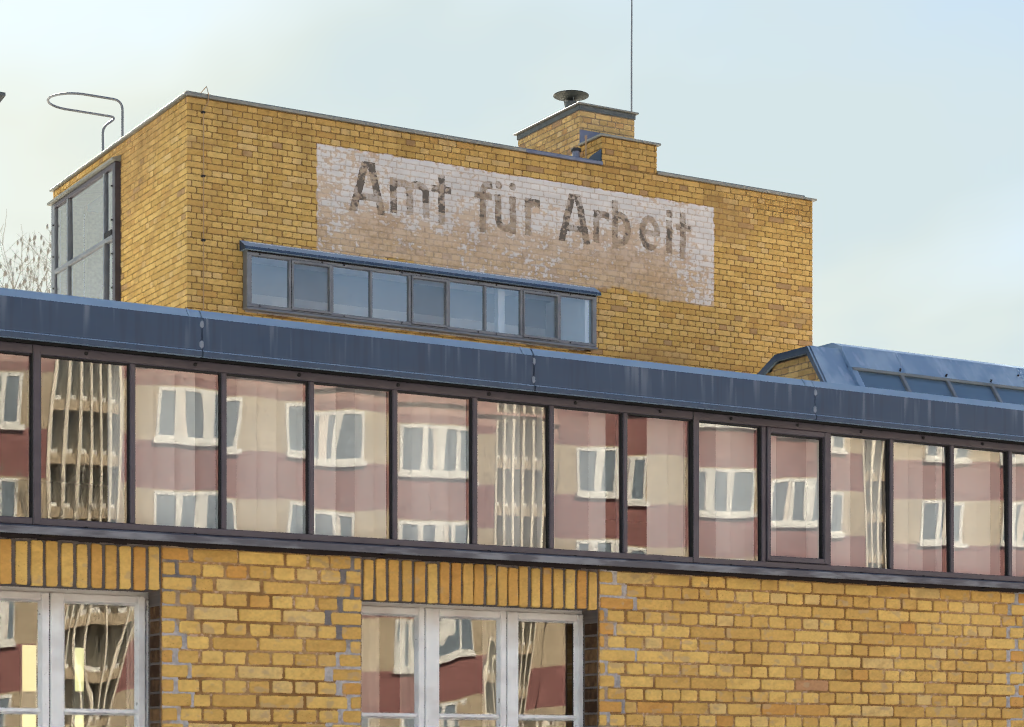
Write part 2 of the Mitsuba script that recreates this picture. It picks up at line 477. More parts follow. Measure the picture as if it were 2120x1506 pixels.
MAT = {
    'mat_brick_wing': surface(brick_wing_color, 0.62, spec=0.35, bump=grain, scale=0.0016),
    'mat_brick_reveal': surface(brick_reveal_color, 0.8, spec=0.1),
    'mat_mortar_wing': surface(mortar_wing_color, 0.9, spec=0.1, bump=grain, scale=0.003),
    'mat_mortar_grey': surface(mortar_grey_color, 0.9, spec=0.1, bump=grain, scale=0.003),
    'mat_mortar_dark': surface(mortar_dark_color, 0.9, spec=0.1),
    'mat_brick_upper': surface(brick_upper_color, 0.75, spec=0.25),
    'mat_mortar_upper': surface(mortar_upper_color, 0.9, spec=0.1),
    'mat_brick_chimney': surface(brick_chimney_color, 0.8, spec=0.2),
    'mat_mortar_chimney': surface(mortar_chimney_color, 0.9, spec=0.1),
    'mat_zinc': surface(zinc_color, 0.45, metallic=0.1, bump=zinc_dents, scale=0.006, eps=4e-3),
    'mat_zinc_roof': surface(zinc_roof_color, 0.5, metallic=0.1, bump=zinc_dents, scale=0.0022, eps=4e-3),
    'mat_sill': surface(sill_color, 0.45, metallic=0.3),
    'mat_dark_frame': surface(dark_frame_color, 0.4, spec=0.4),
    'mat_gasket': surface((0.012, 0.012, 0.014), 0.7),
    'mat_grey_frame': surface(grey_frame_color, 0.45, metallic=0.2),
    'mat_white_paint': surface(white_paint_color, 0.5, spec=0.4),
    'mat_coping': surface(coping_color, 0.5, metallic=0.35),
    'mat_lead': surface(lead_color, 0.5, metallic=0.3),
    'mat_steel': surface(steel_color, 0.6, metallic=0.15),
    'mat_black': surface((0.02, 0.021, 0.024), 0.5),
    'mat_copper': surface((0.42, 0.28, 0.17), 0.5, metallic=0.3),
    'mat_soldered': surface((0.17, 0.21, 0.27), 0.6, metallic=0.2),
    'mat_red_render': surface(facade_red, 0.9, spec=0.1),
    'mat_beige_render': surface(facade_beige, 0.9, spec=0.1),
    'mat_pink_render': surface(facade_pink, 0.9, spec=0.1),
    'mat_white_frame': surface((0.60, 0.61, 0.60), 0.5),
    'mat_far_glass': surface((0.15, 0.19, 0.235), 0.08, spec=0.7),
    'mat_concrete': surface((0.62, 0.57, 0.48), 0.8),
    'mat_asphalt': surface(asphalt_color, 0.9, spec=0.2),
    'mat_paving': surface(paving_color, 0.9, spec=0.2),
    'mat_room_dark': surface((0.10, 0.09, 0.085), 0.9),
    'mat_room_light': surface((0.84, 0.84, 0.83), 0.9),
    'mat_room_blue': surface((0.52, 0.56, 0.61), 0.9),
    'mat_room_white': surface((0.82, 0.83, 0.82), 0.9),
    'mat_blind': surface((0.72, 0.72, 0.73), 0.9, spec=0.1),
    'mat_blind_grey': surface((0.47, 0.47, 0.49), 0.9, spec=0.1),
    'mat_curtain': surface((0.62, 0.58, 0.54), 0.9, spec=0.1),
    'mat_stair_glass': surface((0.30, 0.32, 0.33), 0.15, spec=0.6),
    'mat_sill_shade': surface((0.030, 0.022, 0.022), 0.8, spec=0.2),  # near-black, stands in for the shade under the sill
    'mat_cowl': surface((0.032, 0.040, 0.043), 0.6, spec=0.3),
    'mat_bark': surface((0.27, 0.255, 0.225), 0.9),
    'mat_roofing': surface((0.13, 0.13, 0.135), 0.9),
    'mat_far_wall': surface((0.4, 0.37, 0.3), 0.9),
    'glass_ribbon': {'type': 'thindielectric', 'int_ior': 1.66, 'specular_transmittance': {'type': 'rgb', 'value': [0.80, 0.82, 0.80]}},
    'glass_old': {'type': 'thindielectric', 'int_ior': 1.7, 'specular_transmittance': {'type': 'rgb', 'value': [0.72, 0.74, 0.70]}},
    'glass_upper': {'type': 'thindielectric', 'int_ior': 2.1, 'specular_transmittance': {'type': 'rgb', 'value': [0.86, 0.9, 0.93]}},
    'glass_upper_vent': {'type': 'thindielectric', 'int_ior': 1.75, 'specular_transmittance': {'type': 'rgb', 'value': [0.66, 0.72, 0.82]}},
    'glass_stair': {'type': 'thindielectric', 'int_ior': 2.6, 'specular_transmittance': {'type': 'rgb', 'value': [0.22, 0.23, 0.25]}},
    'glass_lantern': surface((0.075, 0.13, 0.20), 0.12, spec=0.8),
}
scene.update(MAT)


# ------------------------------------------------------------------ bricks
def brick_mesh(a0, a1, z0, z1, rng, corner=0.005, jit=0.0014, mids=1, depth=0.016, inset=0.0028, lip=0.0035, proud=0.0015):
    """A brick's face as an uneven rounded outline with a worn arris: rows of (a, d, z), d the depth behind the wall face."""
    w, h = a1 - a0, z1 - z0
    c = np.minimum(rng.uniform(0.4, 1.9, (4, 2)) * corner, [0.3 * w, 0.3 * h])
    o = []

    def mid(p, q):
        for k in range(mids if np.hypot(q[0] - p[0], q[1] - p[1]) > 0.05 else 0):
            t = (k + 1) / (mids + 1) + rng.uniform(-0.12, 0.12)
            o.append((p[0] + (q[0] - p[0]) * t, p[1] + (q[1] - p[1]) * t))

    pts = [(a0 + c[0, 0], z0), (a1 - c[1, 0], z0), (a1, z0 + c[1, 1]), (a1, z1 - c[2, 1]), (a1 - c[2, 0], z1), (a0 + c[3, 0], z1), (a0, z1 - c[3, 1]), (a0, z0 + c[0, 1])]
    for i, p in enumerate(pts):
        o.append(p)
        if i % 2 == 0:
            mid(p, pts[(i + 1) % 8])
    o = np.array(o) + rng.uniform(-jit, jit, (len(o), 2))
    n, m = len(o), o.mean(0)
    d = o - m
    inner = m + d * (1 - inset / np.maximum(np.abs(d), 0.02))
    off = rng.uniform(-proud, proud)
    tilt = rng.uniform(-0.011, 0.011, 2)
    slope = lambda q: off + (q - m) @ tilt  # noqa: E731
    rings = [np.c_[inner[:, 0], slope(inner), inner[:, 1]], np.c_[o[:, 0], slope(o) + lip, o[:, 1]], np.c_[o[:, 0], np.full(n, depth), o[:, 1]]]
    f = [[0, i, i + 1] for i in range(1, n - 1)]
    for r in (0, 1):
        for i in range(n):
            j = (i + 1) % n
            f += [[r * n + i, r * n + n + i, r * n + n + j], [r * n + i, r * n + n + j, r * n + j]]
    return np.vstack(rings), np.array(f)


def to_front(Y):
    return lambda v: np.c_[v[:, 0], Y + v[:, 1], v[:, 2]]


def to_left(X):
    """Faces -X; the first coordinate runs along Y."""
    return lambda v: np.c_[X + v[:, 1], v[:, 0], v[:, 2]]


def to_back(Y):
    return lambda v: np.c_[v[:, 0], Y - v[:, 1], v[:, 2]]


def to_right(X):
    return lambda v: np.c_[X - v[:, 1], v[:, 0], v[:, 2]]


def cut(rects, holes, least=0.03):
    """Rectangles (a0, a1, z0, z1) minus holes, 9 mm of joint left at the cut."""
    for h in holes:
        out = []
        for a0, a1, z0, z1 in rects:
            if a1 <= h[0] or a0 >= h[1] or z1 <= h[2] or z0 >= h[3]:
                out.append((a0, a1, z0, z1))
                continue
            if a0 < h[0]:
                out.append((a0, h[0], z0, z1))
            if a1 > h[1]:
                out.append((h[1], a1, z0, z1))
            m0, m1 = max(a0, h[0]), min(a1, h[1])
            if z0 < h[2]:
                out.append((m0, m1, z0, h[2]))
            if z1 > h[3]:
                out.append((m0, m1, h[3], z1))
        rects = out
    return [r for r in rects if r[1] - r[0] > least and r[3] - r[2] > 0.018]


def courses(a0, a1, zt, zb, rng, pitch=0.077, joint=0.0125, shift=0.0, first=0, wild=0.0):
    """Alternating stretcher and header courses between a0 and a1, from zt down to zb."""
    out, k = [], 0
    while zt - k * pitch > zb + 0.02:
        hi, lo = zt - k * pitch - joint * 0.5, max(zt - (k + 1) * pitch + joint * 0.5, zb)
        kind = (k + first) % 2
        step = 0.265 if kind == 0 else 0.1325
        x = a0 - (0.0662 if kind else (0.1325 if ((k + first) // 2) % 2 else 0.0)) - shift
        while x < a1:
            w = step
            if wild and kind == 0 and rng.random() < wild:
                w = 0.1325
            l, r = max(x + rng.uniform(-0.004, 0.004), a0), min(x + w - joint + rng.uniform(-0.003, 0.003), a1)
            if r - l > 0.028:
                dz = rng.uniform(-0.0015, 0.0015)
                out.append((l, r, lo + dz, hi + dz))
            x += w
        k += 1
    return out


class Bricks:
    """All bricks of one thing: the largest in the picture become parts, the others one part of kind stuff."""

    def __init__(self):
        self.all = []

    def add(self, holder, bsdf, place, rects, rng, tone=None, **more):
        for r in rects:
            v, f = brick_mesh(*r, rng, **more)
            v = place(v)
            x, y, d = project(v)
            w, h = np.ptp(np.clip(x, 0, W0)), np.ptp(np.clip(y, 0, H0))
            area = w * h if d.min() > 0 else 0
            uv = (rng.random(), rng.random()) if tone is None else tone(r, rng)
            self.all.append((area, holder, bsdf, v, f, uv))

    def build(self, most=300, least=30):
        order = sorted(range(len(self.all)), key=lambda i: -self.all[i][0])
        single = set(i for i in order[:most] if self.all[i][0] > least)
        rest = {}
        for i, (area, holder, bsdf, v, f, uv) in enumerate(self.all):
            if i in single:
                MB().raw(v, f, uv).add(holder + '__brick', bsdf, with_uv=True)
            else:
                rest.setdefault((holder, bsdf), MB()).raw(v, f, uv)
        for (holder, bsdf), m in rest.items():
            k = m.add(holder + '__brick_field', bsdf, with_uv=True)
            tag(k, kind='stuff')


# ------------------------------------------------------------------ glass panes, uneven as real ones are
def pane(key, x0, x1, z0, z1, Y, bsdf, seed, tilt=0.0, turn=0.0, pillow=0.0, twist=0.0, wave=(), n=20):
    rng = np.random.default_rng(seed)
    gx, gz = np.meshgrid(np.linspace(x0, x1, n + 1), np.linspace(z0, z1, n + 1))
    u, w = gx - (x0 + x1) / 2, gz - (z0 + z1) / 2
    a, b = (x1 - x0) / 2, (z1 - z0) / 2
    y = tilt * w + turn * u + twist * u * w + pillow * (1 - (u / a) ** 2) * (1 - (w / b) ** 2)
    for slope, length, kx, kz in wave:
        for _ in range(3):
            ph, t = rng.uniform(0, 6.28), rng.uniform(0.7, 1.4)
            y = y + slope * length / 6.28 * rng.uniform(0.4, 1) * np.sin(6.28 / (length * t) * (kx * u + kz * w * rng.uniform(-1, 1)) + ph)
    v = np.stack([gx, Y + y, gz], -1).reshape(-1, 3)
    i, j = np.meshgrid(np.arange(n), np.arange(n))
    q = (j * (n + 1) + i).ravel()
    f = np.c_[q, q + 1, q + n + 2, q + n + 1]
    return put(key, (v, f), bsdf, smooth=True)


# ================================================================== ground
m = MB()
m.raw([[-300, -400, 0], [400, -400, 0], [400, 400, 0], [-300, 400, 0]], [[0, 1, 2, 3]])
tag(m.add('ground', 'mat_paving'), kind='structure')
m = MB()
m.raw([[-300, -27, 0.004], [400, -27, 0.004], [400, -6, 0.004], [-300, -6, 0.004]], [[0, 1, 2, 3]])
tag(m.add('road', 'mat_asphalt'), kind='structure')
m = MB()
m.box(-300, 400, -6, 10.5, 0.005, 0.13)
tag(m.add('pavement', 'mat_paving'), kind='structure')

# ================================================================== low wing with the ribbon glazing
YW = 10.62
WX0, WX1 = 0.6, 13.2
R = np.random.default_rng(5)
wing = 'brick_wing'
tag(wing, 'low yellow brick wing in front with ribbon glazing under a blue-grey metal fascia', 'building')
ZT = 2.744                                                       # top joint of the brickwork
WINDOWS = [(2.54, 4.103), (5.273, 6.835)]
LZ0, LZ1 = 2.507, 2.737                                          # soldier course
ZB = 0.13                                                        # the brickwork is modelled down to here and as a plain base below
holes = [(a, b, -1, LZ1 + 0.012) for a, b in WINDOWS]

wall = MB()
xs = [WX0, WINDOWS[0][0], WINDOWS[0][1], WINDOWS[1][0], WINDOWS[1][1], WX1]
for a, b in ((0, 1), (2, 3), (4, 5)):
    wall.box(xs[a], xs[b], YW + 0.0065, YW + 0.36, 0.0, 2.775)
for a, b in WINDOWS:
    wall.box(a, b, YW + 0.0065, YW + 0.36, 0.0, 1.0)
wall.add(wing + '__wall', 'mat_mortar_wing')
for a, b in WINDOWS:
    lint = MB()
    lint.box(a, b, YW + 0.013, YW + 0.36, LZ0 + 0.006, 2.775)
    lint.add(wing + '__lintel', 'mat_mortar_dark')

bricks = Bricks()


def px_rows(rows, ox, sc):
    return [[(at_y(ox + l / sc, 1290, YW)[0], at_y(ox + r / sc, 1290, YW)[0]) for l, r in row] for row in rows]


MID = px_rows([
    [(35, 295), (340, 785), (805, 1255), (1285, 1485), (1515, 1705), (1720, 1925), (1960, 2025)],
    [(35, 158), (200, 415), (440, 645), (680, 880), (915, 1120), (1155, 1360), (1390, 1590), (1630, 1820), (1880, 2025)],
    [(35, 325), (370, 540), (575, 1010), (1050, 1475), (1505, 1925), (1960, 2020)],
    [(35, 165), (205, 410), (435, 645), (675, 880), (915, 1110), (1140, 1340), (1370, 1570), (1605, 1790), (1845, 2035)],
    [(30, 275), (345, 785), (805, 1225), (1250, 1670), (1730, 2030)],
    [(30, 155), (200, 415), (440, 655), (680, 875), (915, 1115), (1150, 1355), (1380, 1575), (1600, 1780), (1840, 2030)],
    [(30, 230), (280, 500), (540, 980), (1010, 1445), (1475, 1880), (1925, 2030)],
    [(30, 130), (190, 395), (430, 640), (665, 870), (900, 1110), (1140, 1345), (1370, 1575), (1600, 1780), (1815, 2030)],
    [(28, 285), (320, 765), (795, 1240), (1265, 1670), (1745, 2030)],
    [(30, 148), (190, 400), (430, 635), (665, 870), (905, 1105), (1140, 1340), (1370, 1570), (1600, 1780), (1840, 2030)],
    [(30, 325), (350, 510), (540, 975), (1010, 1450), (1480, 1890), (1930, 2030)],
    [(30, 180), (215, 425), (450, 650), (680, 885), (915, 1120), (1150, 1350), (1385, 1580), (1610, 1800), (1850, 2030)],
    [(30, 240), (290, 735), (765, 1200), (1235, 1680), (1740, 2030)],
], 330, 4.858)
RIGHT = px_rows([
    [(70, 220), (270, 690), (715, 1125), (1165, 1355), (1365, 1555), (1575, 1970)],
    [(75, 330), (390, 600)],
    [(80, 465), (510, 925)],
    [(70, 122), (162, 358), (395, 585)],
    [(70, 236), (268, 692), (715, 1132)],
    [(70, 122), (165, 365), (388, 586)],
    [(70, 490), (508, 930)],
    [(70, 130), (165, 362), (388, 585)],
    [(72, 240), (310, 700), (730, 1135)],
    [(70, 130), (165, 362), (388, 585)],
    [(70, 330), (370, 500), (520, 930)],
    [(70, 150), (190, 365), (388, 585)],
    [(70, 236), (285, 692), (715, 1132)],
], 1230, 5.73)
PIER_END = 10.13


def jamb_tone(r, rng):
    return (rng.uniform(0.2, 0.9), rng.uniform(0.62, 0.95))


def wing_tone(r, rng):
    return (rng.random(), rng.uniform(0.0, 0.865) if rng.random() < 0.97 else rng.uniform(0.9, 0.985))


repair = MB()
near = dict(mids=2, corner=0.0065, jit=0.0022)
for k in range(34):
    hi, lo = ZT - k * 0.077 - 0.006, ZT - (k + 1) * 0.077 + 0.0065
    j = lambda: R.uniform(-0.0018, 0.0018)  # noqa: E731
    row = MID[k] if k < len(MID) else MID[4 + (k - 4) % 9]
    last = len(row) - 1
    for i, (a, b) in enumerate(row):
        dz = j()
        bricks.add(wing + '__wall', 'mat_brick_wing', to_front(YW), [(a, b, lo + dz, hi + dz)], R, jamb_tone if i in (0, last) else wing_tone, **near)
    # grey repair mortar beside the renewed jamb bricks: the upright joint and the beds of the jamb brick
    for (g0, g1, e0, e1, bed) in ((row[0][1], row[1][0], 4.106, row[0][1] + 0.02, k), (row[-2][1], row[-1][0], row[-1][0] - 0.02, 5.268, k + 1)):
        y0 = YW + R.uniform(0.0022, 0.0042)
        repair.box(g0 - 0.004, g1 + 0.004, y0, YW + 0.02, lo - 0.006, hi + 0.004, uv=(0, 0))
        repair.box(min(e0, g0), max(e1, g1), y0 + 0.0006, YW + 0.02, hi - 0.003, hi + 0.0155)
    row = RIGHT[k] if k < len(RIGHT) else RIGHT[3 + (k - 3) % 9]
    head = k % 2 == 1
    step, x = (0.1325 if head else 0.265), None
    tail = list(row)
    x = tail[-1][1] + 0.0125
    end = PIER_END + (0.03, -0.035, 0.075, -0.02)[k % 4]
    while x < end - 0.04:
        w = step
        if not head and R.random() < 0.10:
            w = 0.1325
        r = min(x + w - 0.0125 + R.uniform(-0.003, 0.003), end)
        tail.append((x + R.uniform(-0.003, 0.003), r))
        x += w
    for i, (a, b) in enumerate(tail):
        dz = j()
        bricks.add(wing + '__wall', 'mat_brick_wing', to_front(YW), [(a, b, lo + dz, hi + dz)], R, jamb_tone if i == 0 else wing_tone, **near)
    y0 = YW + R.uniform(0.0022, 0.0042)
    repair.box(row[0][1] - 0.004, row[1][0] + 0.004, y0, YW + 0.02, lo - 0.006, hi + 0.004)
    repair.box(6.84, row[0][1] + 0.025, y0 + 0.0006, YW + 0.02, hi - 0.003, hi + 0.0155)
    # toothing at the far end of the pier, renewed bricks beyond it
    repair.box(tail[-1][1] - 0.004, tail[-1][1] + 0.036, y0, YW + 0.02, lo - 0.006, hi + 0.004)
    repair.box(tail[-1][1] + 0.034, tail[-1][1] + 0.15, y0 + 0.0006, YW + 0.02, hi - 0.003, hi + 0.0155)
    x = tail[-1][1] + 0.032
    while x < WX1:
        r = min(x + (0.1325 if head else 0.265) - 0.0125, WX1)
        if r - x > 0.03:
            bricks.add(wing + '__wall', 'mat_brick_wing', to_front(YW), [(x, r, lo, hi)], R, jamb_tone, **near)
        x += 0.1325 if head else 0.265
# pier to the left of the left window, outside the picture
bricks.add(wing + '__wall', 'mat_brick_wing', to_front(YW), courses(WX0, WINDOWS[0][0] - 0.005, ZT, ZB, R), R, wing_tone, mids=0)
tag(repair.add(wing + '__wall__repair_mortar', 'mat_mortar_grey'), kind='stuff')

# soldier courses over the two windows
SOLDIERS = [[at_y(l / 3.011, 1180, YW)[0] for l in e] for e in ((0, 72), (100, 172), (197, 268), (290, 360), (385, 455), (483, 547), (572, 637), (660, 729), (748, 817), (838, 909), (930, 995))]
x = SOLDIERS[0][0]
while x > 2.62:
    SOLDIERS.insert(0, [x - 0.079, x - 0.0135])
    x -= 0.079
SOLDIERS += [[at_y(650 + l / 3.011, 1220, YW)[0] for l in e] for e in (
    (315, 372), (390, 450), (470, 530), (555, 612), (632, 695), (715, 772), (790, 845), (862, 920), (932, 995), (1002, 1060), (1082, 1135), (1150, 1205), (1215, 1272), (1282, 1335),
    (1360, 1412), (1430, 1482), (1497, 1555), (1572, 1628), (1645, 1700), (1715, 1765))]
for a, b in SOLDIERS:
    bricks.add(wing + ('__lintel' if a < 5 else '__lintel_001'), 'mat_brick_wing', to_front(YW), [(a, b, LZ0 + R.uniform(-0.003, 0.004), LZ1 + R.uniform(-0.008, 0.004))], R,
               lambda r, g: (g.random(), g.uniform(0.05, 0.83) if g.random() < 0.6 else g.uniform(0.87, 0.955)), mids=2, corner=0.006, jit=0.0022, depth=0.02)
# brick reveals at the right jambs
for a, b in WINDOWS:
    k = 0
    while ZT - k * 0.077 > ZB:
        hi, lo = ZT - k * 0.077 - 0.006, ZT - (k + 1) * 0.077 + 0.0065
        if hi < LZ0:
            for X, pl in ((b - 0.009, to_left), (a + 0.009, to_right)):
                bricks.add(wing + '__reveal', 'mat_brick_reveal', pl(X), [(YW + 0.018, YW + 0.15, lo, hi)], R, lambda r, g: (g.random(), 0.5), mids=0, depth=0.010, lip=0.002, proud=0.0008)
        k += 1
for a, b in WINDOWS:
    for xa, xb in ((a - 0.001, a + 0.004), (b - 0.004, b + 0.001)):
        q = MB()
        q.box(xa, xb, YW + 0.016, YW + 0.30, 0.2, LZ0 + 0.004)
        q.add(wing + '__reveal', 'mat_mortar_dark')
bricks.build(300)

# ---- old casement windows in the wing
YF = YW + 0.165


def casement(key, lights, x0, x1, seed):
    """White timber casements: lights are the glass edges, left to right, on the plane of the sashes."""
    rng = np.random.default_rng(seed)
    fr = MB()
    zt, zb = LZ0 + 0.012, 1.0
    fr.box(x0 - 0.02, x1 + 0.02, YF + 0.022, YF + 0.09, zt - 0.045, zt + 0.02, 0.004)
    fr.box(x0 - 0.02, x0 + 0.035, YF + 0.020, YF + 0.09, zb, zt - 0.046, 0.004)
    fr.box(x1 - 0.014, x1 + 0.02, YF + 0.020, YF + 0.09, zb, zt - 0.046, 0.004)
    for (l0, r0), (l1, r1) in zip(lights, lights[1:]):
        c = (r0 + l1) / 2
        fr.box(c - 0.035, c + 0.035, YF + 0.024, YF + 0.09, zb, zt - 0.046, 0.003)
    fr.add(key + '__frame', 'mat_white_paint')
    for (l0, r0), (l1, r1) in zip(lights, lights[1:]):
        q = MB()
        q.box(r0 + 0.0425, r0 + 0.0475, YF + 0.010, YF + 0.0235, 1.05, 2.488)
        q.add(key + '__sash_gap', 'mat_gasket')
    gt, bar0, bar1 = 2.447, 1.866, 1.888
    for i, (l, r) in enumerate(lights):
        y0, y1 = YF + rng.uniform(-0.002, 0.002), YF + 0.045
        wl = 0.045 if i == 0 else l - lights[i - 1][1] - 0.042 - 0.006
        wr = 0.042
        s = MB()
        s.box(l - wl, l, y0, y1, 1.05, 2.49, 0.004)
        s.box(r, r + wr, y0, y1, 1.05, 2.49, 0.004)
        s.box(l, r, y0 + 0.0012, y1, gt, 2.489, 0.003)
        s.box(l, r, y0 + 0.0012, y1, 1.05, 1.12, 0.003)
        # putty fillets round the glass
        for z0, z1 in ((bar1, gt), (1.30, bar0)):
            for xa, xb in ((l, l + 0.012), (r, r - 0.012)):
                s.prism([(xa, y0 + 0.008), (xb, y0 + 0.028), (xa, y0 + 0.028)], z0, z1, axis=0, caps=False) if False else s.raw(
                    [[xa, y0 + 0.008, z0], [xb, y0 + 0.028, z0], [xb, y0 + 0.028, z1], [xa, y0 + 0.008, z1]], [[0, 1, 2, 3]])
            s.raw([[l, y0 + 0.008, z1], [r, y0 + 0.008, z1], [r, y0 + 0.028, z1 - 0.011], [l, y0 + 0.028, z1 - 0.011]], [[0, 1, 2, 3]])
        s.add(key + '__sash', 'mat_white_paint')
        b = MB()
        b.box(l, r, y0 + 0.006, y1 - 0.008, bar0, bar1, 0.004)
        b.add(key + '__glazing_bar', 'mat_white_paint')
        for z0, z1 in ((bar1, gt), (1.12, bar0)):
            pane(key + '__pane', l - 0.002, r + 0.002, z0, z1, YF + 0.028, 'glass_old', seed * 10 + i * 3 + int(z1 * 10), tilt=rng.uniform(-0.002, 0.006), turn=rng.uniform(-0.003, 0.003),
                 pillow=rng.uniform(-0.0002, 0.0002), twist=rng.uniform(-0.012, 0.0), wave=((0.0016, 0.40, 1, 0.4), (0.0007, 0.12, 1, 0.15)), n=44)
    return key


pxs = lambda *e: [tuple(at_y(x, 1400, YF)[0] for x in p) for p in e]  # noqa: E731
g = pxs((0, 86), (133, 286))
casement(wing + '__window', [(2.60, 2.97), (g[0][1] - 0.42, g[0][1]), g[1]], 2.54, 4.100, 3)
casement(wing + '__window_001', pxs((741, 866), (910, 1036), (1074, 1196)), 5.275, 6.832, 8)

# ---- ribbon glazing, 0.508 m module
YG = 10.53
GZ0, GZ1 = 2.842, 3.669
rib = wing + '__ribbon_window'
MUL = [3.402 + 0.5083 * k for k in range(-5, 20)]
OPEN = 14                                                         # the openable light (index of its left mullion)
rails = MB()
rails.box(MUL[0], MUL[-1], YG, YG + 0.09, GZ1, 3.7165, 0.003)
rails.add(rib + '__head_rail', 'mat_dark_frame')
s = MB()
s.box(MUL[0], MUL[-1], YG + 0.02, YG + 0.29, 3.7175, 3.7355)
s.add(wing + '__fascia_shade', 'mat_gasket')  # dark strip added in the gap as the shadow below the fascia
rails = MB()
rails.box(MUL[0], MUL[-1], YG, YG + 0.09, 2.806, GZ0, 0.003)
rails.add(rib + '__bottom_rail', 'mat_dark_frame')
gask = MB()
RB = np.random.default_rng(21)
DROP = [0, 0, 0, 0, 0, -0.001, 0.000, 0.001, 0.0025, 0.004, 0.0055, 0.0065, 0.008, 0.0095, 0.0115, 0.0145, 0.0150, 0.0140, 0.0125, 0.0125, 0.012, 0.012, 0.012, 0.012, 0.012]
for k, x in enumerate(MUL):
    thick = k in (5, 13)
    w = 0.021 if thick else 0.0145
    mu = MB()
    mu.box(x - w, x + w, YG - (0.003 if thick else 0.001), YG + 0.088, GZ0 - (0.034 if thick else 0), GZ1 + (0.0475 if thick else 0), 0.003)
    mu.add(rib + '__mullion', 'mat_dark_frame')
    if thick:
        q = MB()
        q.box(x - w - 0.004, x - w - 0.0002, YG - 0.0012, YG + 0.02, 2.808, 3.714)
        q.add(rib + '__unit_joint', 'mat_gasket')
    if k + 1 < len(MUL):
        l, r = x + w, MUL[k + 1] - (0.021 if k + 1 in (5, 13) else 0.0145)
        gx0, gx1, gz0, gz1 = l, r, GZ0, GZ1
        if k == OPEN:
            c = MB()
            b = 0.030
            c.box(l + 0.003, l + b, YG - 0.014, YG + 0.05, GZ0 + 0.003, GZ1 - 0.003, 0.003)
            c.box(r - b, r - 0.003, YG - 0.014, YG + 0.05, GZ0 + 0.003, GZ1 - 0.003, 0.003)
            c.box(l + b, r - b, YG - 0.013, YG + 0.05, GZ1 - 0.036, GZ1 - 0.003, 0.003)
            c.box(l + b, r - b, YG - 0.013, YG + 0.05, GZ0 + 0.003, GZ0 + 0.036, 0.003)
            c.add(rib + '__vent_frame', 'mat_dark_frame')
            gask.box(l, r, YG + 0.004, YG + 0.03, GZ0 - 0.0005, GZ0 + 0.0028)
            gask.box(l, r, YG + 0.004, YG + 0.03, GZ1 - 0.0028, GZ1 + 0.0005)
            gx0, gx1, gz0, gz1 = l + b, r - b, GZ0 + 0.036, GZ1 - 0.036
        t = 0.005
        gask.box(gx0, gx1, YG + 0.012, YG + 0.04, gz1 - 0.008, gz1)
        gask.box(gx1 - t, gx1, YG + 0.012, YG + 0.04, gz0, gz1 - 0.008)
        gask.box(gx0, gx0 + t * 0.5, YG + 0.012, YG + 0.04, gz0, gz1 - 0.008)
        gask.add(rib + '__gasket', 'mat_gasket')
        gask = MB()
        pane(rib + '__pane', gx0, gx1, gz0, gz1, YG + 0.026, 'glass_ribbon', 100 + k, tilt=DROP[k], turn=RB.uniform(-0.002, 0.002),
             pillow=RB.uniform(0.00002, 0.00022) * (1 if RB.random() < 0.75 else -1), twist=RB.uniform(-0.004, -0.001) if k != 5 else -0.0015, wave=((0.0006, 0.6, 1, 0.5), (0.00022, 0.25, 1, 0.3)), n=26)
SCREW_T = [3.659, 4.254, 4.851, 5.452, 6.031, 6.61, 7.204, 7.725, 8.235, 8.738, 9.252, 9.761]
for x in [2.45, 3.06] + SCREW_T + [10.27, 10.78, 11.3]:
    for z, dx in ((3.696, 0), (2.803, 0.0)):
        s = MB()
        c = np.array([x + dx, YG, z])
        s.tube([c + [0, 0.003, 0], c - [0, 0.007, 0], c - [0, 0.0105, 0]], [0.010, 0.010, 0.006], 10)
        s.add(rib + '__screw', 'mat_gasket', smooth=40)
# sill flashing below the glazing, with its drip
s = MB()
s.prism([(YG + 0.004, 2.8055), (YG - 0.050, 2.7955), (YG - 0.062, 2.7905), (YG - 0.062, 2.7545), (YG - 0.059, 2.7525), (YG - 0.052, 2.7535), (YG - 0.05, 2.781), (YG + 0.004, 2.789)], MUL[0], MUL[-1])
s.add(wing + '__sill', 'mat_sill')
s = MB()
s.box(MUL[0], MUL[-1], YG - 0.045, YG + 0.3, 2.7765, 2.7805)
s.add(wing + '__soffit_board', 'mat_gasket')
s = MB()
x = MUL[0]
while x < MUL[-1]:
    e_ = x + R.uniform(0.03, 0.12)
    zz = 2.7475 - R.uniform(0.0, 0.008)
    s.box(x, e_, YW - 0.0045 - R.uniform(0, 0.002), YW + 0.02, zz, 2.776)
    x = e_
tag(s.add(wing + '__sill_shade_edge', 'mat_sill_shade'), kind='stuff')  # uneven dark strip modelled in place of the shadow under the sill
for a, b in ((3.44, 3.52), (5.39, 5.45), (6.74, 6.86), (7.55, 7.62), (9.13, 9.22), (9.83, 9.93)):
    s = MB()
    s.box(a, b, YG - 0.030, YG + 0.08, 2.757, 2.7762)
    s.add(wing + '__packer', 'mat_gasket')

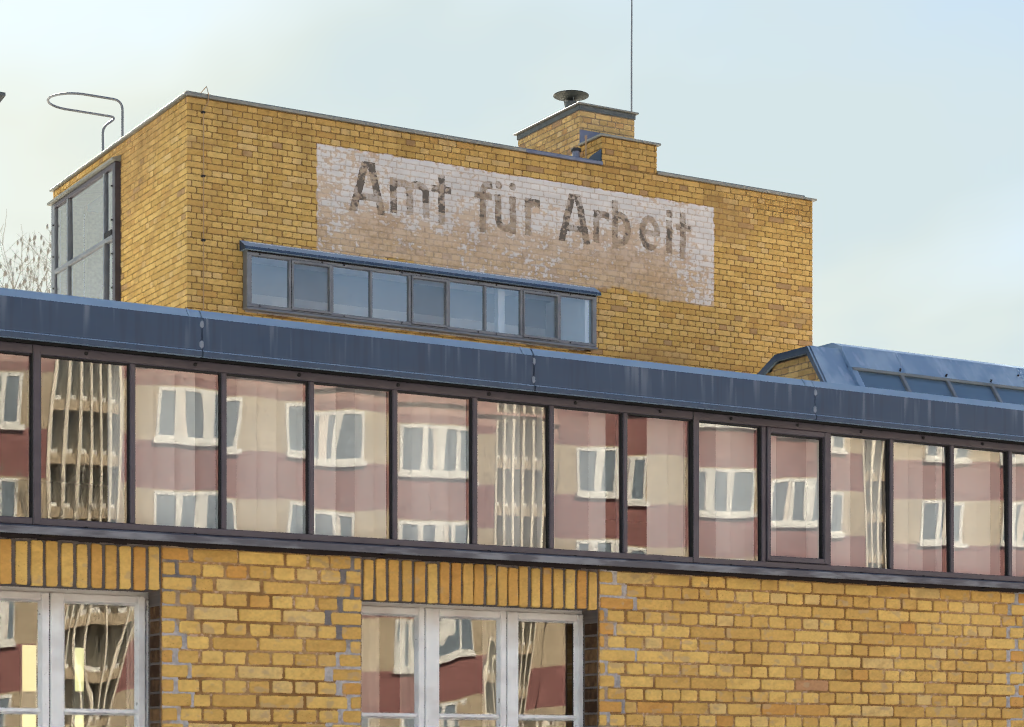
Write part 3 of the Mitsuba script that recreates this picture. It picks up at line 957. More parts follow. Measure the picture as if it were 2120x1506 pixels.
# ---- fascia: folded zinc sheets, hem below, chamfer above
YC = 10.40
SEAM = [0.2, 2.226, 4.239, 6.251, 8.268, 10.285, 12.3, 13.6]
for k, (a, b) in enumerate(zip(SEAM, SEAM[1:])):
    o = (0.0, 0.0022, 0.0, 0.0022, 0.0, 0.0022, 0.0)[k]
    prof = [(YC - 0.012 - o, 3.7135), (YC - 0.013 - o, 3.7405), (YC - 0.008 - o, 3.7455), (YC - o, 3.7475), (YC - o, 3.9165), (YC + 0.0025 - o, 3.9190), (YC + 0.036 - o, 3.962), (YC + 0.075, 3.968), (YC + 0.075, 3.955), (YC + 0.02, 3.90), (YC + 0.02, 3.7135)]
    p = MB()
    p.prism(prof, a + (0.003 if k else 0), b - 0.003, caps=False)
    p.add(wing + '__fascia__panel', 'mat_zinc')
    if k:
        for z0, z1 in ((3.756, 3.80), (3.862, 3.903)):
            q = MB()
            w = R.uniform(0.010, 0.015)
            q.lathe([(0.001, 0), (w, 0.3 * (z1 - z0)), (w * 0.8, 0.8 * (z1 - z0)), (0.001, z1 - z0)], (a + R.uniform(-0.004, 0.008), YC - 0.0015, z0), 9)
            v = q.v[0]
            v[:, 1] = YC - 0.0022 + (v[:, 1] - YC) * 0.22
            q.add(wing + '__fascia__solder_mark', 'mat_soldered', smooth=True)
        t = MB()
        t.prism([(YC + 0.0005, 3.9185), (YC + 0.035, 3.9635), (YC + 0.033, 3.966), (YC - 0.002, 3.9215)], a - 0.075, a - 0.066)
        t.add(wing + '__fascia__lap_fold', 'mat_zinc')
s = MB()
s.box(SEAM[0], SEAM[-1], YC + 0.022, YG + 0.3, 3.736, 3.90)
s.add(wing + '__parapet', 'mat_black')
s = MB()
s.box(SEAM[0], SEAM[-1], YC + 0.076, 23.0, 3.901, 3.953)
s.add(wing + '__roof', 'mat_roofing')
# the room behind the glazing
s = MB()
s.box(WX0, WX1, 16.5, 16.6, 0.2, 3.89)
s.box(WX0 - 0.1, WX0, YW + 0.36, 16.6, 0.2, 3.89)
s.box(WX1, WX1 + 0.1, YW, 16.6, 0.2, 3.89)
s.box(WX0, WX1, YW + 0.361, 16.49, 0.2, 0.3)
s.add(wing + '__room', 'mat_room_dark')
s = MB()
s.box(WX0 - 0.1, WX1 + 0.1, YG + 0.31, 16.6, 3.84, 3.885)
s.add(wing + '__ceiling', 'mat_room_light')
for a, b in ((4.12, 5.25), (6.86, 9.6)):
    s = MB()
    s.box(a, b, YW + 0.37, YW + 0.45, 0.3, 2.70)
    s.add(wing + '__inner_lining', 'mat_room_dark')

# ---- vertical blinds inside the ribbon
RS = np.random.default_rng(31)
for name, a, b, lab in (('vertical_blind', 3.90, 6.93, 'left run of off-white vertical slat blinds hanging behind the ribbon glazing'),
                        ('vertical_blind', 7.30, 12.9, 'right run of off-white vertical slat blinds hanging behind the ribbon glazing')):
    key = name
    while key in labels:
        key = name + '_001'
    tag(key, lab, 'window blind', 'vertical blinds behind the ribbon glazing')
    h = MB()
    h.box(a - 0.03, b + 0.03, YG + 0.15, YG + 0.19, 3.70, 3.735)
    h.add(key + '__head_track', 'mat_room_white')
    x = a
    while x < b:
        ang = math.radians(RS.uniform(27, 36) if x < 4.6 or RS.random() < 0.12 else RS.uniform(8, 22))
        dx, dy = 0.0635 * math.cos(ang), 0.0635 * math.sin(ang)
        n_ = np.array([-math.sin(ang), math.cos(ang)]) * 0.0007
        c = np.array([x, YG + 0.17])
        v = []
        for zz in (2.815, 3.70):
            for sx, sn in ((-1, -1), (1, -1), (1, 1), (-1, 1)):
                v.append([c[0] + sx * dx + sn * n_[0], c[1] - sx * dy + sn * n_[1], zz])
        sl = MB()
        sl.raw(v, [[0, 1, 2, 3], [4, 5, 6, 7], [0, 1, 5, 4], [1, 2, 6, 5], [2, 3, 7, 6], [3, 0, 4, 7]])
        sl.add(key + '__slat', ('mat_blind', 'mat_blind', 'mat_blind_grey')[RS.integers(0, 3)])
        x += 0.118 + RS.uniform(-0.002, 0.002)

# ---- pale curtains inside the lower windows
RK = np.random.default_rng(17)
for i, (x0, x1, lab) in enumerate(((741, 786, 'pale curtain strip behind the left sash of the middle lower window'), (829, 868, 'narrow folded pale curtain at the right edge of the left sash, middle lower window'),
                                   (1000, 1036, 'pale curtain strip at the right edge of the centre sash, middle lower window'), (262, 288, 'pale curtain strip at the right edge of the lower left window'))):
    YL = YF + 0.16
    a, b = at_y(x0, 1400, YL)[0], at_y(x1, 1400, YL)[0]
    n = 12
    xx = np.linspace(a, b, n + 1)
    yy = YL + 0.010 * np.sin(np.linspace(0, 9 + 3 * i, n + 1) + i)
    v = np.r_[np.c_[xx, yy, np.full(n + 1, 1.1)], np.c_[xx, yy, np.full(n + 1, 2.46)]]
    j = np.arange(n)
    key = 'curtain' + (f'_{i:03d}' if i else '')
    put(key, (v, np.c_[j, j + 1, j + n + 2, j + n + 1]), 'mat_curtain', smooth=True)
    tag(key, lab, 'curtain', 'curtains inside the lower windows')

# ---- pale yellow strips with their own glow, seen through the left window
for i, (x0, x1, lab) in enumerate(((46, 74, 'pale yellow upright glowing strip behind the left sash of the lower left window'), (155, 173, 'pale yellow upright glowing strip behind the right sash of the lower left window'))):
    YL = 12.0
    a, b = at_y(x0, 1400, YL)[0], at_y(x1, 1400, YL)[0]
    zt, zb = at_y(x0, 1336 + 6 * i, YL)[2], at_y(x0, 1432, YL)[2]
    key = 'glow_strip' + ('_001' if i else '')
    tag(key, lab, 'lamp', 'glowing yellow strips inside the left window')
    h = MB()
    h.box(a - 0.004, b + 0.004, YL + 0.004, YL + 0.03, zb - 0.6, zt + 0.004)
    h.add(key + '__back_plate', 'mat_white_frame')
    for z0, z1 in ((zb, zt), (zb - 0.58, zb - 0.13)):
        h = MB()
        h.raw([[a, YL, z0], [b, YL, z0], [b, YL, z1], [a, YL, z1]], [[0, 1, 2, 3]])
        h.add(key + '__glow_face', 'mat_white_frame', emitter={'type': 'area', 'radiance': {'type': 'rgb', 'value': [0.108, 0.102, 0.050]}})

# ================================================================== tall block behind, with the painted sign
YU, XC = 24.18, 9.663
XR, YB = 19.183, 29.19
ZU = 9.640
up = 'upper_block'
tag(up, 'tall flat-roofed yellow brick block with a faded painted wall sign, behind the low wing', 'building')
XP0, XP1, ZP = 15.601, 16.495, 10.035                             # the raised pier in the parapet
WU0, WU1, WUZ0, WUZ1 = 10.42, 15.42, 7.12, 7.93                   # ribbon window opening
m = MB()
d = 0.0055
m.box(XC + d, WU0, YU + d, YU + 0.4, 3.6, ZU)
m.box(WU0, WU1, YU + d, YU + 0.4, 3.6, WUZ0)
m.box(WU0, WU1, YU + d, YU + 0.4, WUZ1, ZU)
m.box(WU1, XR - d, YU + d, YU + 0.4, 3.6, ZU)
m.add(up + '__front_wall', 'mat_mortar_upper')
m = MB()
SY0, SY1, SZ1 = 26.48, 29.05, 9.44                                # stair window on the side wall
m.box(XC + d, XC + 0.4, YU + 0.4, SY0, 3.6, ZU)
m.box(XC + d, XC + 0.4, SY0, SY1, SZ1, ZU)
m.box(XC + d, XC + 0.4, SY1, YB, 3.6, ZU)
m.add(up + '__side_wall', 'mat_mortar_upper')
m = MB()
m.box(XR - 0.4, XR - d, YU + 0.4, YB, 3.6, ZU)
m.box(XC + 0.4, XR - 0.4, YB - 0.3, YB, 3.6, ZU)
m.add(up + '__rear_wall', 'mat_mortar_upper')
m = MB()
m.box(XC + 0.4, XR - 0.4, YU + 0.4, YB - 0.3, 9.35, 9.45)
m.add(up + '__roof', 'mat_roofing')
m = MB()
m.box(XP0 + d, XP1 - d, YU + d, 24.74, ZU, ZP)
m.add(up + '__parapet_pier', 'mat_mortar_upper')

RU = np.random.default_rng(77)
ub = Bricks()
uholes = [(WU0 - 0.01, WU1 + 0.01, WUZ0, WUZ1 + 0.035)]
far = dict(mids=0, corner=0.006, jit=0.002, depth=0.010, proud=0.0022)


def block_tone(r, rng):
    return (rng.random(), rng.uniform(0.0, 0.96) if rng.random() < 0.97 else 0.98)


fr = courses(XC, XR, ZU - 0.004, 5.6, RU, wild=0.22)
fr = cut(fr, uholes)
ub.add(up + '__front_wall', 'mat_brick_upper', to_front(YU), fr, RU, block_tone, **far)
sd = courses(YU + 0.004, YB, ZU - 0.004, 5.6, RU, first=1, wild=0.22)
sd = cut(sd, [(SY0 - 0.015, SY1 + 0.015, 0, SZ1 + 0.05)])
ub.add(up + '__side_wall', 'mat_brick_upper', to_left(XC), sd, RU, block_tone, **far)
rt = courses(YU + 0.004, YB, ZU - 0.004, 5.6, RU, first=1)
ub.add(up + '__rear_wall', 'mat_brick_upper', to_right(XR), rt, RU, block_tone, **far)
pp = courses(XP0, XP1, ZP - 0.004, ZU + 0.02, RU, wild=0.3, first=1)
ub.add(up + '__parapet_pier', 'mat_brick_upper', to_front(YU), pp, RU, block_tone, **far)
pp = courses(YU + 0.004, 24.74, ZP - 0.004, ZU + 0.02, RU, wild=0.3)
ub.add(up + '__parapet_pier', 'mat_brick_upper', to_left(XP0), pp, RU, block_tone, **far)
ub.add(up + '__parapet_pier', 'mat_brick_upper', to_right(XP1), pp, RU, block_tone, **far)
ub.build(300)


def coping_front(key, x0, x1, z, mat='mat_coping'):
    c = MB()
    c.prism([(YU - 0.030, z + 0.004), (YU - 0.032, z + 0.038), (YU - 0.022, z + 0.052), (YU + 0.30, z + 0.050), (YU + 0.30, z + 0.002), (YU - 0.02, z + 0.002)], x0, x1)
    return c.add(key, mat)


coping_front(up + '__coping', XC - 0.02, 14.40, ZU)
tag(coping_front(up + '__coping', 14.402, XP0 - 0.004, ZU, 'mat_lead'), 'dark lead-grey stretch of parapet coping below the chimney')
coping_front(up + '__coping', XP1 + 0.004, 19.02, ZU)
c = MB()
c.prism([(YU - 0.032, ZU + 0.003), (YU - 0.034, ZU + 0.030), (YU + 0.3, ZU + 0.032), (YU + 0.3, ZU + 0.002)], 19.022, XR + 0.052)
c.add(up + '__coping', 'mat_coping')
c = MB()
c.prism([(XC - 0.036, ZU + 0.004), (XC - 0.038, ZU + 0.030), (XC - 0.012, ZU + 0.053), (XC + 0.3, ZU + 0.051), (XC + 0.3, ZU + 0.002)], YU - 0.033, YB + 0.05, axis=1)
c.add(up + '__coping', 'mat_coping')
c = MB()
c.box(XP0 - 0.03, XP1 + 0.05, YU - 0.032, 24.735, ZP + 0.003, ZP + 0.034, 0.004)
c.add(up + '__coping', 'mat_coping')
# lead flashings at the foot of the pier
f_ = MB()
f_.prism([(24.30, ZU + 0.051), (24.72, ZU + 0.051), (24.72, ZU + 0.10), (24.30, ZU + 0.26)], 0, 1, axis=0) if False else None
f_ = MB()
f_.raw([[XP0 - 0.006, YU + 0.002, ZU + 0.03], [XP0 - 0.006, 24.70, ZU + 0.03], [XP0 - 0.006, 24.70, ZU + 0.10], [XP0 - 0.006, 24.42, ZU + 0.20], [XP0 - 0.006, YU + 0.002, ZU + 0.23],
        [XP0 - 0.002, YU + 0.002, ZU + 0.03], [XP0 - 0.002, 24.70, ZU + 0.03], [XP0 - 0.002, 24.70, ZU + 0.10], [XP0 - 0.002, 24.42, ZU + 0.20], [XP0 - 0.002, YU + 0.002, ZU + 0.23]],
       [[0, 1, 2], [0, 2, 3], [0, 3, 4], [5, 7, 6], [5, 8, 7], [5, 9, 8], [3, 4, 9], [3, 9, 8], [2, 3, 8], [2, 8, 7]])
f_.add(up + '__parapet_pier__flashing', 'mat_zinc')

# ---- the block's ribbon window: nine lights under a zinc hood
uw = up + '__ribbon_window'
YN = 24.055
UX = [10.398, 10.966, 11.538, 12.080, 12.625, 13.190, 13.730, 14.275, 14.862, 15.432]
UZ0, UZ1 = 7.205, 7.790
b = MB()
b.box(UX[0], UX[-1], YN, YN + 0.07, UZ1, 7.829, 0.004)
q = MB()
q.box(UX[0], UX[-1], YN + 0.012, YN + 0.07, 7.8295, 7.8525)
q.add(uw + '__hood_shade', 'mat_gasket')  # black strip put in as the shade under the hood
b.add(uw + '__head_rail', 'mat_grey_frame')
b = MB()
b.box(UX[0], UX[-1], YN, YN + 0.07, 7.165, UZ0, 0.004)
b.add(uw + '__bottom_rail', 'mat_grey_frame')
b = MB()
b.prism([(YN + 0.02, 7.1645), (YN - 0.016, 7.157), (YN - 0.02, 7.131), (YN - 0.012, 7.128), (YN + 0.02, 7.138), (YU, 7.138), (YU, 7.16)], UX[0] - 0.012, UX[-1] + 0.012)
b.add(uw + '__sill', 'mat_grey_frame')
for xa, xb in ((UX[0] - 0.008, UX[0] + 0.001), (UX[-1] - 0.001, UX[-1] + 0.008)):
    b = MB()
    b.box(xa, xb, YN + 0.004, YU - 0.001, 7.166, 7.851)
    b.add(uw + '__side_cheek', 'mat_grey_frame')
gk = MB()
RN = np.random.default_rng(9)
for k, x in enumerate(UX):
    w = 0.028 if k in (0, 9) else 0.0155
    xm = x + (w if k == 0 else (-w if k == 9 else 0))
    b = MB()
    b.box(xm - w, xm + w, YN - 0.0015, YN + 0.068, UZ0, UZ1, 0.003)
    b.add(uw + '__mullion', 'mat_grey_frame')
    if k < 9:
        l = x + (2 * w if k == 0 else w)
        r = UX[k + 1] - (0.056 if k == 8 else 0.0155)
        gx0, gx1, gz0, gz1 = l, r, UZ0, UZ1
        if k in (1, 4, 7):
            v = MB()
            v.box(l + 0.004, l + 0.028, YN - 0.016, YN + 0.04, UZ0 - 0.022, UZ1 + 0.008, 0.003)
            v.box(r - 0.028, r - 0.004, YN - 0.016, YN + 0.04, UZ0 - 0.022, UZ1 + 0.008, 0.003)
            v.box(l + 0.028, r - 0.028, YN - 0.0155, YN + 0.04, UZ1 - 0.024, UZ1 + 0.008, 0.003)
            v.box(l + 0.028, r - 0.028, YN - 0.0155, YN + 0.04, UZ0 - 0.022, UZ0 + 0.010, 0.003)
            v.add(uw + '__vent_frame', 'mat_grey_frame')
            gk.box(l, r, YN - 0.006, YN - 0.001, UZ0 - 0.028, UZ0 - 0.023)
            gk.box(r - 0.004, r - 0.0005, YN - 0.006, YN + 0.02, UZ0 - 0.02, UZ1 + 0.006)
            gk.box(l + 0.0005, l + 0.0035, YN - 0.006, YN + 0.02, UZ0 - 0.02, UZ1 + 0.006)
            gk.box(l, r, YN - 0.006, YN - 0.001, UZ1 + 0.009, UZ1 + 0.013)
            gk.add(uw + '__gasket', 'mat_gasket')
            gk = MB()
            gx0, gx1, gz0, gz1 = l + 0.028, r - 0.028, UZ0 + 0.010, UZ1 - 0.024
        pane(uw + '__pane', gx0, gx1, gz0, gz1, YN + 0.03, 'glass_upper_vent' if k in (1, 4, 7) else 'glass_upper', 300 + k, tilt=RN.uniform(-0.004, 0.004), turn=RN.uniform(-0.004, 0.004), pillow=RN.uniform(-0.0005, 0.0005), wave=((0.0015, 0.4, 1, 1),), n=10)
        for z in (7.815, 7.18):
            s = MB()
            cc = np.array([x + 0.16 + 0.27 * (k % 2), YN, z])
            s.tube([cc + [0, 0.003, 0], cc - [0, 0.007, 0], cc - [0, 0.01, 0]], [0.011, 0.011, 0.006], 8)
            s.add(uw + '__screw', 'mat_gasket')
hd = MB()
hd.prism([(YU + 0.001, 7.980), (YU - 0.012, 7.984), (YN - 0.052, 7.885), (YN - 0.056, 7.850), (YN - 0.050, 7.846), (YN + 0.02, 7.853), (YU + 0.001, 7.853)], 10.345, 15.475)
hd.add(uw + '__hood', 'mat_zinc')
# what shows inside: corridor wall in two tones, ceiling, a white column and a pale end wall
b = MB()
b.box(10.0, 15.9, 25.15, 25.25, 6.8, 7.58)
b.add(up + '__corridor_dado', 'mat_room_light')
b = MB()
b.box(10.0, 15.9, 25.15, 25.25, 7.58, 7.97)
b.add(up + '__corridor_wall', 'mat_room_blue')
b = MB()
b.box(10.0, 15.9, YU + 0.401, 25.25, 7.971, 8.05)
b.box(WU0, WU1, YN + 0.08, YU + 0.402, 7.935, 7.968)
b.add(up + '__corridor_ceiling', 'mat_room_light')
b = MB()
b.box(10.0, 15.9, YU + 0.401, 25.25, 6.72, 6.8)
b.add(up + '__corridor_floor', 'mat_room_dark')
b = MB()
b.box(14.03, 14.13, 24.25, 24.35, 6.8, 7.93)
b.add(up + '__column', 'mat_room_white')
b = MB()
b.box(15.30, 15.36, 24.13, 25.14, 7.1385, 7.925)
b.add(up + '__end_wall', 'mat_room_white')

# ---- stair window on the side wall
sw = up + '__stair_window'
XS = XC - 0.075
sz = lambda a, b: at_x(a, b, XS)[2]  # noqa: E731
YS = [28.72, 28.36, 26.90, 26.56]
SB = 6.0
b = MB()
b.box(XS, XC + 0.02, SY0, SY0 + 0.10, SB, SZ1 - 0.04, 0.004)
b.add(sw + '__jamb', 'mat_dark_frame')
b = MB()
b.box(XS, XC + 0.02, SY1 - 0.14, SY1, SB, SZ1 - 0.04, 0.004)
b.add(sw + '__jamb', 'mat_grey_frame')
b = MB()
b.box(XS, XC + 0.02, SY0 + 0.1, SY1 - 0.14, SZ1 - 0.10, SZ1 - 0.04, 0.004)
b.add(sw + '__head_rail', 'mat_dark_frame')
b = MB()
b.prism([(XS - 0.045, SZ1 - 0.03), (XS - 0.047, SZ1 + 0.0), (XC - 0.004, SZ1 + 0.045), (XC - 0.004, SZ1 - 0.035)], SY0 - 0.03, SY1 + 0.05, axis=1)
b.add(sw + '__head_flashing', 'mat_coping')
for y in YS[1:3]:
    b = MB()
    b.box(XS - 0.004, XC, y - 0.025, y + 0.025, SB, SZ1 - 0.10, 0.004)
    b.add(sw + '__mullion', 'mat_grey_frame')
ZTR = 8.445
b = MB()
b.box(XS - 0.003, XC, SY0 + 0.1, SY1 - 0.14, ZTR - 0.03, ZTR + 0.03, 0.004)
b.add(sw + '__transom', 'mat_grey_frame')
b = MB()
b.box(XS - 0.006, XS + 0.03, SY0 + 0.11, YS[2] - 0.026, ZTR + 0.032, ZTR + 0.10, 0.003)
b.add(sw + '__vent_rail', 'mat_gasket')
RQ = np.random.default_rng(12)
for y0, y1 in ((SY0 + 0.10, YS[2] - 0.025), (YS[2] + 0.025, YS[1] - 0.025), (YS[1] + 0.025, SY1 - 0.14)):
    for z0, z1 in ((SB, ZTR - 0.03), (ZTR + 0.03, SZ1 - 0.10)):
        n = 10
        gy, gz = np.meshgrid(np.linspace(y0, y1, n + 1), np.linspace(z0, z1, n + 1))
        dx = RQ.uniform(-0.006, 0.006) * (gy - y0) + RQ.uniform(-0.004, 0.004) * (gz - z0) + 0.0006 * np.sin(gz * 7 + RQ.uniform(0, 6))
        v = np.stack([XS + 0.03 + dx, gy, gz], -1).reshape(-1, 3)
        i, j = np.meshgrid(np.arange(n), np.arange(n))
        q = (j * (n + 1) + i).ravel()
        put(sw + '__pane', (v, np.c_[q, q + 1, q + n + 2, q + n + 1]), 'glass_stair', smooth=True)
for k in range(6):
    for y in (SY0 + 0.09, SY1 - 0.12):
        s = MB()
        cc = np.array([XS, y, 6.9 + 0.44 * k])
        s.tube([cc + [0.003, 0, 0], cc - [0.02, 0, 0]], 0.012, 8)
        s.add(sw + '__bolt', 'mat_gasket')
b = MB()
b.box(XC + 0.75, XC + 0.8, 25.5, 29.0, 4.0, 9.34)
b.add(up + '__stair_wall', 'mat_room_light')
b = MB()
b.box(XC + 0.4, XC + 0.76, 26.3, 26.36, 4.0, 9.34)
b.box(XC + 0.4, XC + 0.76, 29.0, 29.06, 4.0, 9.34)
b.add(up + '__stair_side_wall', 'mat_room_light')
b = MB()
b.raw([[XC + 0.1, 28.6, 6.6], [XC + 0.1, 27.0, 8.3], [XC + 0.74, 27.0, 8.3], [XC + 0.74, 28.6, 6.6], [XC + 0.1, 28.6, 6.75], [XC + 0.1, 27.0, 8.45], [XC + 0.74, 27.0, 8.45], [XC + 0.74, 28.6, 6.75]],
      [[0, 1, 2, 3], [4, 5, 6, 7], [0, 1, 5, 4], [1, 2, 6, 5], [2, 3, 7, 6], [3, 0, 4, 7]])
b.add(up + '__stair_flight', 'mat_room_light')

# ================================================================== chimney
CH = 'chimney'
CX0, CX1, CY0, CY1, CZ = 15.601, 16.504, 24.742, 26.40, 10.535
tag(CH, 'square yellow brick chimney with a grey metal cap rising above the painted sign', 'chimney')
m = MB()
m.box(CX0 + d, CX1 - d, CY0 + d, CY1 - d, 9.40, CZ + 0.04)
m.add(CH + '__stack', 'mat_mortar_chimney')
cb = Bricks()
RC = np.random.default_rng(41)
for pl, a0, a1, first in ((to_front(CY0), CX0, CX1, 0), (to_left(CX0), CY0 + 0.003, CY1, 1), (to_right(CX1), CY0 + 0.003, CY1, 1), (to_back(CY1), CX0, CX1, 0)):
    cb.add(CH + '__stack', 'mat_brick_chimney', pl, courses(a0, a1, CZ - 0.004, 9.5, RC, first=first, wild=0.3), RC, block_tone, **far)
cb.build(300)
m = MB()
m.box(CX0 - 0.012, CX1 + 0.012, CY0 - 0.012, CY1 + 0.012, CZ + 0.004, CZ + 0.074, 0.004)
m.add(CH + '__cap_skirt', 'mat_steel')
m = MB()
m.box(CX0 - 0.045, CX1 + 0.045, CY0 - 0.045, CY1 + 0.045, CZ + 0.075, CZ + 0.098, 0.004)
m.add(CH + '__cap', 'mat_coping')
m = MB()
m.box(CX0 - 0.002, CX0 + 0.36, CY0 - 0.009, CY0 - 0.002, 10.06, 10.27, 0.002)
m.box(CX0 + 0.361, CX1, CY0 - 0.009, CY0 - 0.002, 10.06, 10.12, 0.002)
m.add(CH + '__flashing', 'mat_lead')

# ---- flue cowl: pipe with a wide shallow disc
c0 = np.array([16.0, 25.6, CZ + 0.098])
tag('flue_cowl', 'grey metal flue pipe under a wide round disc on top of the brick chimney', 'flue cowl')
m = MB()
m.lathe([(0.088, 0), (0.088, 0.27), (0.094, 0.272), (0.094, 0.295), (0.08, 0.295), (0.08, 0.0)], c0, 28)
m.add('flue_cowl__pipe', 'mat_steel', smooth=40)
m = MB()
m.lathe([(0.001, 0.315), (0.245, 0.385), (0.252, 0.385), (0.252, 0.395), (0.20, 0.408), (0.06, 0.423), (0.001, 0.425)], c0, 40)
m.add('flue_cowl__disc', 'mat_cowl', smooth=40)
for a in (0.3, 2.4, 4.5):
    m = MB()
    p0 = c0 + [0.086 * math.cos(a), 0.086 * math.sin(a), 0.25]
    m.tube([p0, p0 + [0.02 * math.cos(a), 0.02 * math.sin(a), 0.12]], 0.007, 6)
    m.add('flue_cowl__strut', 'mat_steel')
m = MB()
q = at_y(1153, 236, 26.1)
m.lathe([(0.001, -0.3), (0.05, -0.3), (0.05, 0.0), (0.045, 0.03), (0.02, 0.05), (0.001, 0.053)], (15.87, 26.15, CZ + 0.135), 16)
tag(m.add('pipe_cap', 'mat_steel', smooth=40), 'small domed grey pipe end peeking over the chimney cap beside the flue', 'pipe cap')

# ---- antenna rod on the chimney
m = MB()
b0 = at_y(1307.5, 236, 24.95)
m.tube([[b0[0], 24.95, CZ + 0.09], [b0[0], 24.95, 11.4], [b0[0] + 0.004, 24.95, 12.2], [b0[0] + 0.002, 24.95, 13.6]], [0.0125, 0.012, 0.011, 0.009], 8)
m.add('air_terminal__rod', 'mat_grey_frame', smooth=40)
m = MB()
m.tube([[b0[0], 24.95, CZ + 0.085], [b0[0], 24.95, CZ + 0.15]], 0.022, 10)
m.add('air_terminal__socket', 'mat_steel', smooth=40)
tag('air_terminal', 'very thin tall grey rod standing upright on the right end of the chimney cap', 'lightning rod')

# ---- vent pipe and conductor stake behind the parapet
v0 = at_y(1192.5, 330, 24.50)
tag('vent_pipe', 'short dark vent pipe with flat black cap behind the parapet beside the raised pier', 'vent pipe')
m = MB()
m.lathe([(0.052, -0.5), (0.052, 0.185), (0.047, 0.185), (0.047, -0.5)], (v0[0], 24.50, 9.70), 22)
m.add('vent_pipe__tube', 'mat_lead', smooth=40)
m = MB()
m.lathe([(0.001, 0.175), (0.070, 0.175), (0.072, 0.2), (0.066, 0.215), (0.001, 0.218)], (v0[0], 24.50, 9.70), 22)
m.add('vent_pipe__cap', 'mat_black', smooth=40)
s0, s1 = at_y(1213, 326, 24.40), at_y(1213, 284, 24.40)
m = MB()
m.tube([s0 - [0, 0, 0.25], s1], 0.011, 8)
m.tube([s1 - [0, 0, 0.02], s1 + [0, 0, 0.015]], 0.02, 8)
tag(m.add('conductor_stake', 'mat_copper'), 'thin brown upright stake behind the parapet in front of the raised pier side', 'stake')

# ---- lightning conductor down the front wall
tag('lightning_conductor', 'thin brown wire running down the front wall near the left corner of the tall block', 'lightning conductor')
wx = lambda y: at_y(421.5, y, YU - 0.03)  # noqa: E731
top = at_y(427.5, 180, YU + 0.02)
m = MB()
pts = [[at_y(409, 190, YU + 0.15)[0], YU + 0.15, 9.70], top, [top[0], YU - 0.045, 9.69], [top[0], YU - 0.045, 9.60], wx(228), wx(300), wx(400), wx(500), wx(600), [wx(640)[0], YU - 0.03, 6.0]]
m.tube(pts, 0.0055, 6)
m.add('lightning_conductor__wire', 'mat_copper')
for y in (233, 365, 498):
    m = MB()
    p = wx(y)
    m.box(p[0] - 0.022, p[0] + 0.022, YU - 0.042, YU + 0.01, p[2] - 0.011, p[2] + 0.011, 0.003)
    m.add('lightning_conductor__clamp', 'mat_black')

# ---- hoop rail on the roof edge
tag('roof_hoop_rail', 'bent grey tube rail forming a long horizontal loop above the left roof edge', 'handrail')
XH = XC + 0.12
b1, b2 = at_x(253.5, 300, XH), at_x(214, 315, XH)
zh = at_x(250, 212, XH)[2]
pA = np.array([XH, b1[1], 9.45])
pB = np.array([XH, b2[1], 9.45])
zr = EYE[2] + (zh - EYE[2])
reach = 0.50
loop = rounded([pA, [XH, b1[1], zr], [XH - reach, b1[1], zr]], 0.13, 8)
far_y = b2[1]
rad = (far_y - b1[1]) / 2
arc = [[XH - reach - rad * math.sin(t), b1[1] + rad - rad * math.cos(t), zr] for t in np.linspace(0.1, math.pi - 0.1, 16)]
back = rounded([[XH - reach, far_y, zr], [XH + 0.19, far_y, zr], [XH - 0.01, far_y, zr - 0.16], pB], 0.10, 8)
m = MB()
m.tube(np.vstack([loop, arc, back]), 0.0165, 10)
m.add('roof_hoop_rail__tube', 'mat_grey_frame', smooth=60)
for p in (pA, pB):
    m = MB()
    m.lathe([(0.001, 0.008), (0.05, 0.008), (0.05, 0.0), (0.001, 0.0)], p, 14)
    m.add('roof_hoop_rail__base_plate', 'mat_steel')

# ================================================================== roof lantern at the right
LN = 'roof_lantern'
tag(LN, 'blue-grey metal roof lantern with brick gable end and slanted glazing, right behind the low wing', 'roof lantern')
LX = 15.953
g0, g1, g2, g3 = (at_x(*p, LX) for p in ((1567, 777), (1605.3, 734.7), (1672.5, 718.4), (1707, 792)))
zt = 6.578
near_k = (g2[1] - g3[1]) / (g2[2] - g3[2])
far_k = (g0[1] - g1[1]) / (g1[2] - g0[2])
zb = 5.55
pn = lambda z, o=0.0: g2[1] - near_k * (zt - z) - o  # noqa: E731
pf = lambda z, o=0.0: g1[1] + far_k * (zt - z) + o  # noqa: E731
m = MB()
th = 0.08
m.prism([(pn(zb) + 0.10, zb), (pn(zt) + 0.02, zt - 0.09), (pf(zt) - 0.02, zt - 0.09), (pf(zb) - 0.1, zb)], LX + 0.06, 40.0)
m.add(LN + '__gable', 'mat_mortar_chimney')
lb = Bricks()
RL = np.random.default_rng(51)
rows = courses(pn(zb) + 0.02, pf(zb) - 0.02, zt - 0.095, 5.95, RL, wild=0.2)
rows = [(max(a, pn(hi) + 0.02), min(b, pf(hi) - 0.02), lo, hi) for a, b, lo, hi in rows]
rows = [r for r in rows if r[1] - r[0] > 0.03]
lb.add(LN + '__gable', 'mat_brick_chimney', to_left(LX + 0.055), rows, RL, block_tone, **far)
lb.build(300)
# edge trim over the gable: three bands
w = 0.075


def strip(key, a, b, mat='mat_zinc_roof', x0=LX - 0.012, x1=LX + 0.02):
    """A band of the given outline in the gable plane."""
    t = MB()
    t.prism(list(a) + list(b)[::-1], x0, x1)
    return t.add(key, mat)


strip(LN + '__gable_trim', [(pf(zb), zb), (pf(zt), zt)], [(pf(zb) - 0.105, zb), (pf(zt) - 0.03, zt - 0.085)], 'mat_zinc')
strip(LN + '__gable_trim', [(pf(zt), zt + 0.0005), (pn(zt), zt + 0.0005)], [(pf(zt) - 0.03, zt - 0.085), (pn(zt) + 0.02, zt - 0.085)], 'mat_zinc', LX - 0.014, LX + 0.02)
strip(LN + '__gable_trim', [(pn(zt), zt), (pn(zb), zb)], [(pn(zt) + 0.02, zt - 0.085), (pn(zb) + 0.025, zb)], 'mat_zinc')
